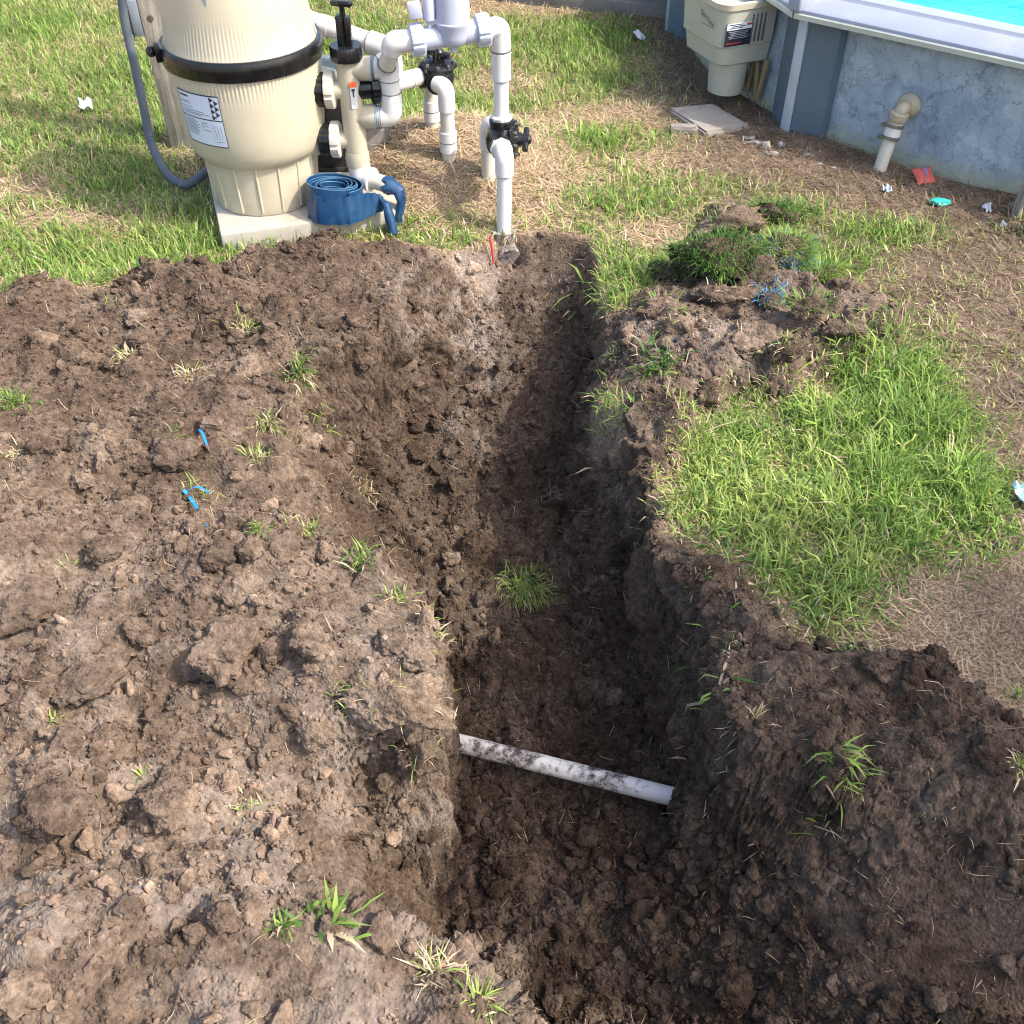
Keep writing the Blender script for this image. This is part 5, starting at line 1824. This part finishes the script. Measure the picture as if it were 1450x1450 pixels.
# ================================================================== GRASS
def blades(root, length, width, yaw, lean, curl, tint, twist=None):
    """numpy blades: five points, three faces each"""
    n = len(root)
    d = np.stack([np.cos(yaw), np.sin(yaw), np.zeros(n)], 1)
    s_ = np.stack([-np.sin(yaw), np.cos(yaw), np.zeros(n)], 1)
    if twist is not None:
        s_ = s_ * np.cos(twist)[:, None] + d * np.sin(twist)[:, None]
    up = np.array([0, 0, 1.0])
    a1, a2 = lean, lean + curl
    p1 = root + (d * np.sin(a1)[:, None] + up * np.cos(a1)[:, None]) * (length * 0.55)[:, None]
    p2 = p1 + (d * np.sin(a2)[:, None] + up * np.cos(a2)[:, None]) * (length * 0.45)[:, None]
    w = (s_ * (width / 2)[:, None])
    V = np.stack([root - w * .8, root + w * .8, p1 - w, p1 + w, p2], 1).reshape(-1, 3)
    b = (np.arange(n) * 5)[:, None]
    F = np.stack([b + [0, 1, 3], b + [0, 3, 2], b + [2, 3, 4]], 1).reshape(-1, 3)
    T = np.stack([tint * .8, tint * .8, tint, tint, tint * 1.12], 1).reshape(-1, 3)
    return V, F, T


LUSH, MID, LIME, YEL, STRAW, TAN, DARKG = [np.array(c) for c in ((.085, .175, .030), (.160, .260, .048), (.255, .375, .070), (.360, .400, .120), (.68, .53, .35), (.44, .32, .20), (.045, .110, .022))]


def pick_tints(n, weights, pal):
    k_ = RNG.choice(len(pal), n, p=np.array(weights) / sum(weights))
    return np.array(pal)[k_] * RNG.uniform(0.75, 1.25, (n, 1))


# how green and how dry the lawn is, place by place: px, py, rx, ry (m), green, dry
SPOTS = [(1010, 140, .32, .26, .01, .6), (985, 70, .22, .5, .02, .6), (1090, 165, .2, .15, .01, .6), (650, 235, .34, .26, .05, 1.0), (730, 285, .22, .16, .10, .95), (600, 290, .18, .14, .15, .9), (900, 165, .30, .10, .15, .95), (1050, 232, .35, .10, .10, 1.0), (960, 50, .20, .60, .05, .8),
         (930, 130, .14, .2, .25, .7), (1130, 205, .45, .22, .01, .95), (1330, 275, .45, .22, .01, .9), (1230, 240, .4, .2, .01, .9), (1400, 400, .30, .45, .05, .9), (1425, 600, .16, .30, .08, .9), (1430, 850, .24, .26, .16, 1.0),
         (1300, 870, .12, .10, .3, .9), (268, 235, .13, .22, .05, .9), (60, 265, .30, .10, .30, .7), (100, 310, .22, .07, .25, .6), (640, 15, .22, .25, .30, .8), (720, 120, .20, .12, .35, .8), (780, 180, .22, .10, .2, .9),
         (930, 335, .13, .10, .12, .8), (1200, 420, .30, .12, .25, .7), (1180, 330, .14, .08, .25, .6), (850, 8, .8, .20, .15, .8), (200, 5, .3, .2, .6, .5), (1010, 290, .2, .06, .2, .5)]
GREEN_SPOTS = [(850, 200, .16, .10), (900, 290, .26, .12), (1250, 330, .22, .10), (840, 60, .24, .30), (850, 115, .20, .12), (870, 390, .08, .25), (560, 325, .12, .05), (1130, 300, .14, .06), (1180, 375, .16, .08), (30, 360, .25, .12), (180, 250, .25, .2)]


def lawn_fields(x, y):
    g = 0.88 + 0.45 * fbm(x * 2.2, y * 2.2, octaves=3, seed=130)
    d = 0.30 + 0.55 * fbm(x * 3.1, y * 3.1, octaves=4, seed=131)
    for px, py, rx, ry, gv, dv in SPOTS:
        c = G(px, py)
        w = np.exp(-((x - c.x) / rx) ** 2 - ((y - c.y) / ry) ** 2)
        w = np.clip(w * 1.5, 0, 1)
        g, d = g * (1 - w) + gv * w, d * (1 - w) + dv * w
    for px, py, rx, ry in GREEN_SPOTS:
        c = G(px, py)
        w = np.clip(1.4 * np.exp(-((x - c.x) / rx) ** 2 - ((y - c.y) / ry) ** 2), 0, 1)
        g, d = np.maximum(g, 0.95 * w), d * (1 - 0.7 * w)
    return np.clip(g, 0, 1.1), np.clip(d, 0, 1)


def sample2(a, x, y):
    i = np.clip(np.searchsorted(XS, x) - 1, 0, NX - 2)
    j = np.clip(np.searchsorted(YS, y) - 1, 0, NY - 2)
    return a[j, i]


def free_of_things(x, y):
    ok = (x - POOL_C.x) ** 2 + (y - POOL_C.y) ** 2 > (POOL_R + 0.01) ** 2
    u = (x - pc.x) * e1_.x + (y - pc.y) * e1_.y
    v = (x - pc.x) * e2_.x + (y - pc.y) * e2_.y
    ok &= ~((np.abs(u) < 0.302) & (np.abs(v) < 0.422))
    for q in ((PB.x, PB.y, .05),):
        ok &= (x - q[0]) ** 2 + (y - q[1]) ** 2 > q[2] ** 2
    ok &= ~inside(x, y, [(p.x, p.y) for p in sl])
    ky = (x - k0_.x) * kn.x + (y - k0_.y) * kn.y
    ok &= (ky < 0.0) | (x < -0.6)
    return ok


def view_ok(x, y, m=0.25):
    return np.abs(x) < 0.53 * (y * CS + CAM_H * SN) + m


# --- lawn
n = 330000
x, y = RNG.uniform(-3.1, 2.0, n), RNG.uniform(1.6, 6.1, n)
g, d = lawn_fields(x, y)
ragm = sample2(SOILM, x, y)
keep = (RNG.random(n) < g * 0.95) & (ragm < 0.25) & free_of_things(x, y) & view_ok(x, y)
keep &= sample2(s_patch, x, y) < -0.01
x, y, g, d = x[keep], y[keep], g[keep], d[keep]
n = len(x)
root = np.stack([x, y, gz(x, y) - 0.004], 1)
pals = np.array([LUSH, MID, LIME, YEL, STRAW, TAN])
wet = np.stack([0.9 * (1 - d) ** 2, 1.3 * (1 - d), 0.9 * (1 - d) + 0.1, 0.25 + 0.5 * d, 0.08 + 1.1 * d ** 2, 0.05 + 0.5 * d ** 2], 1)
cum = np.cumsum(wet / wet.sum(1)[:, None], 1)
kk = (RNG.random(n)[:, None] > cum).sum(1).clip(0, 5)
tint = pals[kk] * RNG.uniform(.75, 1.25, (n, 1))
hgt = RNG.uniform(0.028, 0.078, n) * (0.65 + 0.45 * g) * np.where(kk >= 4, 0.8, 1)
lean = np.abs(RNG.normal(0.8, 0.42, n)) + np.where(kk >= 4, 0.4, 0)
V, F, T = blades(root, hgt, RNG.uniform(.0024, .0048, n), RNG.uniform(0, 6.28, n), lean, RNG.uniform(0.1, 0.9, n), tint)
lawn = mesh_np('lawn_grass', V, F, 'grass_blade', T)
lawn['kind'] = 'stuff'
lawn['label'] = 'patchy green and straw-coloured lawn around the equipment'

# --- the tall patch right of the trench
n = 42000
bbx = [min(p[0] for p in PATCH), max(p[0] for p in PATCH), min(p[1] for p in PATCH), max(p[1] for p in PATCH)]
x, y = RNG.uniform(bbx[0] - .05, bbx[1] + .1, n), RNG.uniform(bbx[2] - .05, bbx[3] + .05, n)
sp_ = sample2(s_patch, x, y)
keep = RNG.random(n) < smooth(-0.08, 0.10, sp_)
x, y, sp_ = x[keep], y[keep], sp_[keep]
n = len(x)
root = np.stack([x, y, gz(x, y) - 0.004], 1)
yl = smooth(0.1, 0.6, fbm(x * 4, y * 4, octaves=3, seed=140) + 0.55 - 1.1 * np.clip((x - 0.45) / 0.6, 0, 1))
r_ = RNG.random(n)
tint = np.where((r_ < 0.42)[:, None], MID, np.where((r_ < 0.75)[:, None], LIME, np.where((r_ < 0.93)[:, None], LUSH, YEL)))
tint = np.where((RNG.random(n) < 0.55 * yl)[:, None], LIME * 0.4 + YEL * 0.75, tint) * RNG.uniform(.75, 1.25, (n, 1))
tint = np.where((RNG.random(n) < 0.04 + 0.25 * smooth(.06, -.06, sp_))[:, None], STRAW * RNG.uniform(.6, 1.1, (n, 1)), tint)
hgt = RNG.uniform(0.030, 0.085, n) * np.where(RNG.random(n) < .12, 1.7, 1) * (0.6 + 0.5 * smooth(0, .15, sp_))
flow = RNG.uniform(0, 6.28, n)
hgt *= 0.85 + 0.7 * fbm(x * 9, y * 9, octaves=2, seed=141)
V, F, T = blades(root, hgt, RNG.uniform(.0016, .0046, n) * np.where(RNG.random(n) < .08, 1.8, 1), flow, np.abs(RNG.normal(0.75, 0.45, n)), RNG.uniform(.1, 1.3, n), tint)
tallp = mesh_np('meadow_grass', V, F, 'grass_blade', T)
tallp['kind'] = 'stuff'
tallp['label'] = 'thick bright grass patch right of the trench'

# --- flat straw and litter over the dry places, thatch under the lawn
n = 140000
x, y = RNG.uniform(-3.0, 2.1, n), RNG.uniform(1.0, 6.0, n)
g, d = lawn_fields(x, y)
keep = (RNG.random(n) < (0.10 + 0.9 * d) * 0.75) & (sample2(SOILM, x, y) < 0.4) & free_of_things(x, y) & view_ok(x, y) & (sample2(s_patch, x, y) < 0.06)
x, y, d = x[keep], y[keep], d[keep]
n = len(x)
root = np.stack([x, y, gz(x, y) + RNG.uniform(0.0, 0.010, n)], 1)
bare = smooth(0.55, 0.9, x + 0.12 * (y - 3))                       # old brown litter towards the pool
tint = pick_tints(n, (4, 3, 1.4, 1.2), [STRAW, TAN * 1.25, STRAW * np.array([.75, .66, .55]), TAN * 0.6])
tint = tint * (1 - bare[:, None] * np.array([.58, .58, .56]))
nearf = 0.68 + 0.32 * smooth(1.6, 3.0, y)
V, F, T = blades(root, RNG.uniform(.025, .085, n) * (0.4 + 0.6 * nearf), RNG.uniform(.0018, .0040, n) * nearf, RNG.uniform(0, 6.28, n), RNG.normal(1.42, .16, n), RNG.normal(0.05, 0.35, n), tint)
lit = mesh_np('straw_litter', V, F, 'grass_blade', T)
lit['kind'] = 'stuff'
lit['label'] = 'dry straw and clippings lying on the bare ground'

# --- roots and straw bits in the earth
n = 3600
pr = (SOILM.ravel() * in_view.ravel() * (0.4 + 0.8 * wallf) * cell)
pr[GY.ravel() > 3.3] = 0
ids = RNG.choice(len(PV), n, p=pr / pr.sum())
root = PV[ids] + RNG.uniform(-.002, .004, (n, 3))
tint = pick_tints(n, (4, 2, 2), [STRAW * .8, TAN * 1.1, TAN * .6])
V, F, T = blades(root, RNG.uniform(.012, .055, n), RNG.uniform(.0008, .0017, n), RNG.uniform(0, 6.28, n), RNG.normal(1.35, .35, n), RNG.normal(0, .7, n), tint)
rt_ = mesh_np('root_threads', V, F, 'grass_blade', T)
rt_['kind'] = 'stuff'
rt_['label'] = 'pale root threads and straw bits in the dug earth'

# --- tufts one can point at
G_HEAP, G_EDGE, G_BANK = 'grass tufts on the spoil heap', 'grass tufts along the left trench edge', 'grass tufts on the right bank'
PALS = {'pale': ((3, 3, 2, 1), (LIME, YEL, STRAW, MID)), 'dry': ((4, 2, 1, 1), (STRAW, TAN * 1.3, YEL, LIME)), 'green': ((3, 3, 2, .4), (MID, LIME, LUSH, YEL)), 'dark': ((4, 3, 1), (LUSH, DARKG, MID)),
        'blue': ((3, 3, 1), (np.array((.04, .18, .36)), np.array((.10, .30, .48)), MID))}


def tuft(px, py, w, n, L, style, label, group, width=.003, lean=.55, bias=None, bamt=0.0, cat='grass tuft', name='grass_tuft', fall=None):
    n, L = int(n * 1.6), L * 1.05
    c = on_ground(px, py)
    dist = c.y * CS + (CAM_H - c.z) * SN
    r = w / FPX * dist * 0.5
    a_, q = RNG.uniform(0, 6.28, n), r * np.sqrt(RNG.random(n)) * 0.75
    q = q * RNG.choice([0.5, 1.0, 1.45], n)
    x, y = c.x + q * np.cos(a_), c.y + q * np.sin(a_) * 0.8
    root = np.stack([x, y, gz(x, y) - 0.003], 1)
    if fall is not None:
        root[:, 2] = np.maximum(root[:, 2], c.z - fall)
    yaw = a_ + RNG.normal(0, 1.5, n)
    if bias is not None:
        mixd = RNG.random(n) < bamt
        yaw = np.where(mixd, bias + RNG.normal(0, .35, n), yaw)
    wts, pal = PALS[style]
    tint = pick_tints(n, wts, list(pal))
    dead = RNG.random(n) < .22
    tint = np.where(dead[:, None], STRAW * RNG.uniform(.45, .95, (n, 1)), tint)
    V, F, T = blades(root, RNG.uniform(.3, 1.15, n) * L, RNG.uniform(.55, 1.2, n) * width, yaw, np.abs(RNG.normal(lean + .2 + .4 * dead, .45, n)), RNG.uniform(.1, 1.3, n), tint, RNG.uniform(-.6, .6, n))
    o = mesh_np(name, V, F, 'grass_blade', T, loc=c)
    tag(o, label, cat, group)
    return o


T_ = tuft
T_(345, 470, 60, 70, .055, 'pale', 'pale upright tuft at the top middle of the spoil heap', G_HEAP)
T_(185, 505, 50, 60, .045, 'dry', 'dry tan tuft at the upper left of the heap', G_HEAP, lean=.9)
T_(270, 528, 45, 60, .045, 'dry', 'half-dry tuft between the tan and the edge tufts', G_HEAP, lean=.9)
T_(425, 525, 62, 110, .055, 'green', 'bright green tuft on the upper left trench edge', G_EDGE, .004, bias=-.6, bamt=.5)
T_(378, 600, 40, 80, .045, 'pale', 'long pale grass strip along the left trench edge', G_EDGE, bias=-1.2, bamt=.6)
T_(365, 650, 34, 50, .04, 'pale', 'pale grass below the long strip on the trench edge', G_EDGE)
T_(18, 570, 60, 110, .05, 'green', 'green tuft at the left picture edge', G_HEAP)
T_(25, 645, 50, 70, .04, 'dry', 'dry tuft below the green one at the left edge', G_HEAP, lean=1.0)
T_(515, 690, 55, 60, .045, 'dry', 'rooty tuft on the rubble slope inside the trench', G_EDGE, .0022, lean=.9)
T_(432, 757, 55, 80, .035, 'pale', 'pale fringe where the heap meets the trench', G_EDGE, lean=.8)
T_(368, 750, 28, 25, .035, 'green', 'small green sprig left of the pale fringe', G_EDGE)
T_(508, 800, 42, 36, .055, 'green', 'green spiky tuft in the middle of the left trench edge', G_EDGE, .0035)
T_(560, 850, 40, 36, .04, 'pale', 'pale spiky tuft above the lip tuft', G_EDGE, .0035, bias=0, bamt=.5)
T_(608, 882, 46, 60, .045, 'pale', 'pale tuft on the lip of the heap over the trench', G_EDGE, .0032)
T_(285, 705, 55, 30, .04, 'pale', 'thin pale grass around the blue tape', G_HEAP)
T_(465, 1308, 84, 26, .070, 'green', 'bright broad-leaved weed on the lower heap', G_HEAP, .008, lean=.65, bias=0.4, bamt=.5, cat='weed', name='weed')
T_(400, 1312, 32, 22, .04, 'green', 'small green tuft left of the broad-leaved weed', G_HEAP, .004)
T_(615, 1375, 60, 60, .05, 'dry', 'dry tuft at the near end of the heap', G_EDGE, lean=.9)
T_(680, 1425, 46, 45, .05, 'pale', 'pale tuft at the bottom edge of the picture', G_EDGE, lean=.9)
T_(345, 1140, 55, 45, .028, 'pale', 'low pale grass right of the squat clod', G_HEAP, lean=.9)
T_(495, 985, 60, 50, .035, 'pale', 'thin grass on top of the overhanging lip', G_HEAP, .0022, lean=1.0)
T_(162, 432, 24, 14, .035, 'green', 'seedling near the far edge of the heap', G_HEAP)
T_(244, 615, 26, 12, .04, 'green', 'seedling in the middle of the upper heap', G_HEAP)
T_(78, 1022, 16, 7, .035, 'green', 'tiny seedling at the far left of the heap', G_HEAP, .004)
T_(204, 1098, 14, 6, .03, 'green', 'tiny seedling above the squat clod', G_HEAP, .004)
T_(95, 802, 22, 10, .03, 'pale', 'sprig left of the blue tape', G_HEAP)
T_(730, 330, 40, 14, .05, 'dry', 'dry roots hanging beside the dug-out elbow', G_EDGE, .0025, lean=1.4)
T_(748, 828, 80, 480, .065, 'green', 'dense dark green turf clump on the trench floor', None, .0022, lean=.8, bias=-1.3, bamt=.5, cat='turf clump', name='turf_clump')
T_(820, 432, 50, 9, .10, 'green', 'broad blades hanging over the far right trench edge', G_BANK, .009, lean=1.1, bias=3.6, bamt=.6)
T_(858, 628, 24, 6, .085, 'green', 'single bright blades on the right trench edge', G_BANK, .009, lean=.6, bias=2.6, bamt=.7)
T_(868, 500, 36, 40, .04, 'pale', 'pale frayed grass on the upper right trench edge', G_BANK, lean=.9)
T_(935, 522, 70, 70, .07, 'dark', 'dark broad tuft flecked with blue beside the trench', G_BANK, .006, lean=.8)
T_(940, 498, 18, 5, .05, 'blue', 'blue painted blades above the dark broad tuft', G_BANK, .006, lean=.8)
T_(1010, 895, 34, 10, .075, 'green', 'upper broad-bladed sprig on the right trench edge', G_BANK, .007, lean=.9)
T_(1012, 980, 50, 14, .085, 'green', 'lower broad-bladed sprig on the right trench edge', G_BANK, .007, lean=1.0, bias=3.3, bamt=.5)
T_(1020, 935, 30, 30, .03, 'pale', 'thin grass between the two broad-bladed sprigs', G_BANK)
T_(1050, 1030, 60, 70, .035, 'dry', 'dry root fringe on the right trench edge', G_BANK, .002, lean=1.3)
T_(1185, 1082, 80, 46, .065, 'green', 'green tuft with bare roots on the right bank edge', G_BANK, .005, lean=1.0, bias=-.5, bamt=.5)
T_(1210, 1105, 50, 40, .03, 'dry', 'bare roots below the green tuft on the right edge', G_BANK, .0018, lean=1.4)
T_(1445, 1085, 28, 30, .04, 'pale', 'pale tuft at the right picture edge', G_BANK)
T_(1435, 985, 30, 25, .03, 'green', 'low green sprig at the right picture edge', G_BANK)
T_(985, 825, 34, 20, .03, 'green', 'small leafy sprig on the shoulder by the patch', G_BANK, .005)
T_(1330, 1125, 60, 22, .04, 'dry', 'dry roots sticking out of the right bank', G_BANK, .0018, lean=1.3)
T_(855, 205, 100, 110, .085, 'green', 'coarse bright green clump on the lawn behind the riser', None, .006, lean=.5)
T_(560, 322, 120, 200, .045, 'pale', 'grass fringe hanging over the cut below the hose', None, lean=.7, bias=-1.5, bamt=.4)
T_(1265, 495, 90, 60, .11, 'green', 'tall seeding grass at the back of the bright patch', None, .003, lean=.25)
T_(1370, 405, 60, 60, .04, 'pale', 'olive tuft on bare ground above the bright patch', None, lean=.7)
T_(1240, 435, 40, 8, .07, 'green', 'lone broad leaves on the loose earth right of the sod', None, .007, lean=1.1)
T_(845, 560, 30, 16, .05, 'pale', 'thin hanging grass on the right trench wall', G_BANK, .003, lean=1.2)

# turned-over sods: earth with their grass still on
def sod(px, py, w, label, style, nb, L, flat=.6, pale_=False, kk_=0, bias=None, bamt=0, lean=.8, width=.003, extra=None):
    c = on_ground(px, py)
    dist = c.y * CS + (CAM_H - c.z) * SN
    r = w / FPX * dist * 0.5
    t = thing('sod_clump', label, 'sod', c, 'turned-over sods right of the trench')
    V, F = rock_verts(700 + kk_, 4 if w < 100 else 5, (1, .75, flat), .5 if w < 120 else .36, 9)
    V = V * r + np.array([c.x, c.y, c.z + r * flat * .25])
    tn = np.full((len(V), 3), 1.35 if pale_ else .8) * np.array([1, 1.0, .99])
    o = mesh_np('earth', V - np.array(c), F, 'soil_clod', tn, 'mask', parent=t)
    top = np.flatnonzero(V[:, 2] > c.z + r * flat * .28)
    if nb and len(top):
        ids = RNG.choice(top, nb)
        root = V[ids] - np.array([0, 0, .003])
        a_ = np.arctan2(root[:, 1] - c.y, root[:, 0] - c.x) + RNG.normal(0, .6, nb)
        if bias is not None:
            a_ = np.where(RNG.random(nb) < bamt, bias + RNG.normal(0, .4, nb), a_)
        wts, pal = PALS[style]
        tint = pick_tints(nb, wts, list(pal))
        if extra:
            ec = G(extra[0], extra[1], .1)
            near = np.exp(-(((root[:, 0] - ec.x) / extra[2]) ** 2 + ((root[:, 1] - ec.y) / extra[2]) ** 2)) > RNG.random(nb)
            bw, bp = PALS['blue']
            tint = np.where(near[:, None], pick_tints(nb, bw, list(bp)), tint)
        V2, F2, T2 = blades(root, RNG.uniform(.6, 1.15, nb) * L, RNG.uniform(.7, 1.3, nb) * width, a_, np.abs(RNG.normal(lean, .35, nb)), RNG.uniform(.2, 1.1, nb), tint)
        mesh_np('grass', V2 - np.array(c), F2, 'grass_blade', T2, parent=t)
    return t


sod(1020, 325, 95, 'upturned earth lump with cracked top at the far end of the sods', 'green', 40, .045, .5, True, 0)
sod(1098, 312, 70, 'dark leafy turf lump behind the blue-sprayed grass', 'dark', 220, .06, .6, False, 1)
sod(1015, 378, 120, 'long turf lump with drooping dark green grass', 'dark', 820, .07, .45, False, 2, -1.4, .5, .9)
sod(1110, 375, 110, 'turf lump sprayed with blue marking paint', 'green', 950, .065, .4, False, 3, -.9, .4, .9, .0028, (1105, 372, .13))
sod(1025, 425, 75, 'pale dry earth lump in front of the long turf', 'dry', 26, .035, .5, True, 4)
sod(1085, 432, 45, 'small lump under blue-painted blades', 'dark', 60, .03, .5, False, 5, width=.003, extra=(1085, 425, .09))
sod(965, 470, 60, 'pale crumbly lump near the dark broad tuft', 'dry', 14, .03, .6, True, 6)
sod(905, 590, 70, 'rounded earth lump on the right trench shoulder', 'green', 26, .035, .6, False, 7)
sod(1000, 560, 60, 'brown lump at the near edge of the sods', 'dry', 10, .03, .6, False, 8)
sod(1190, 470, 60, 'dark lump at the right end of the sods', 'dry', 14, .03, .5, False, 9)

sod(548, 1005, 150, 'ragged earth lump overhanging the trench above the pipe', 'pale', 40, .03, .55, True, 20, lean=1.1, width=.002)
sod(590, 1078, 70, 'broken lump below the ragged overhang', 'dry', 14, .03, .8, False, 21, lean=1.3, width=.0016)
sod(612, 925, 60, 'crumbling lump at the lip beside the pale tuft', 'pale', 22, .035, .7, False, 22, lean=1.0)
sod(935, 440, 60, 'pale grey earth chunk at the left end of the sods', 'green', 30, .04, .5, True, 23)
sod(1050, 492, 66, 'flat pale earth chunk in the middle of the loose earth', 'dry', 10, .03, .4, True, 24)
sod(1115, 500, 54, 'dark crumbly chunk in front of the blue-sprayed turf', 'dry', 10, .03, .5, False, 25)
sod(1140, 440, 60, 'grassy chunk right of the blue-painted blades', 'green', 90, .05, .5, False, 26)
sod(1160, 395, 70, 'leafy green turf right of the blue-sprayed turf', 'green', 260, .06, .35, False, 27)
sod(955, 385, 56, 'half-buried turf left of the long drooping one', 'green', 160, .05, .35, False, 28)
for t_ in COL.objects:
    if t_.name.startswith('sod_clump') and 'trench above' in t_['label'] + '' or t_.get('label', '').startswith(('broken lump below', 'crumbling lump at')):
        t_['group'] = 'earth lumps on the left trench lip'

tuft(1122, 352, 70, 60, .075, 'blue', 'upper spread of blue-painted grass on the sprayed turf', 'blue-painted grass by the sods', .003, lean=.7)
tuft(1090, 415, 60, 55, .065, 'blue', 'lower spread of blue-painted grass before the sprayed turf', 'blue-painted grass by the sods', .003, lean=.8)

# blue plastic tape in the heap
def tape(pts, label, w=.010):
    P = spline([on_ground(px, py) + Vector((0, 0, h)) for px, py, h in pts], 5)
    lo_ = [p - Vector((w * .5, w * .35, 0)) for p in P]
    hi_ = [p + Vector((w * .5, w * .35, .002)) for p in P]
    o = mesh('tape_strip', ribbon(P, lo_, hi_, .0006), 'blue_tape', loc=P[0])
    tag(o, label, 'tape', 'blue tape strips in the heap')


tape([(262, 700, .012), (272, 715, .02), (284, 732, .016), (294, 748, .006)], 'longer blue tape strip lying on the spoil heap', .006)
tape([(268, 703, .014), (282, 700, .02), (297, 701, .006)], 'short blue tape strip crossing the longer one', .004)
tape([(283, 612, .008), (289, 622, .016), (294, 634, .004)], 'small blue tape end above the longer strip', .005)

# ================================================================== a small tree added out of frame so that its crown shades the right bank
TREE = Vector((2.47, 0.46, 0))
tree = thing('added_shade_tree', 'added dense tree out of frame, shading the right bank', 'tree', TREE)
CC = Vector((2.60, 0.40, 2.2))
mesh('trunk', sweep(spline([TREE + Vector((0, 0, -.05)), TREE + Vector((.03, .01, .6)), TREE + Vector((.02, -.03, 1.2)), CC + Vector((0, 0, -.25))], 6), [.075 - .0025 * i for i in range(19)], 14), 'bark', tree)
for q in range(6):
    a_ = q * 1.05
    mesh('limb', sweep([CC + Vector((0, 0, -.55 + .06 * q)), CC + Vector((math.cos(a_) * .25, math.sin(a_) * .25, -.12 + .05 * q)), CC + Vector((math.cos(a_) * .42, math.sin(a_) * .42, .1 + .04 * q))], [.026, .016, .006], 8), 'bark', tree)
n = 7500
u = RNG.normal(size=(n, 3))
u /= np.linalg.norm(u, axis=1)[:, None]
rr = RNG.random(n) ** 0.45
lob = 1 + 0.28 * fbm(u[:, 0] * 2 + 3, u[:, 1] * 2 + 7, u[:, 2] * 2 + 1, octaves=3, seed=160)
root = np.array(CC) + u * (rr * lob)[:, None] * np.array([.56, .50, .46])
tint = pick_tints(n, (3, 3, 1), [LUSH, DARKG, MID])
V, F, T = blades(root, RNG.uniform(.05, .10, n), RNG.uniform(.025, .05, n), RNG.uniform(0, 6.28, n), RNG.uniform(.2, 2.6, n), RNG.normal(0.3, .4, n), tint, RNG.uniform(-1, 1, n))
mesh_np('crown', V - np.array(TREE), F, 'grass_blade', T, parent=tree)
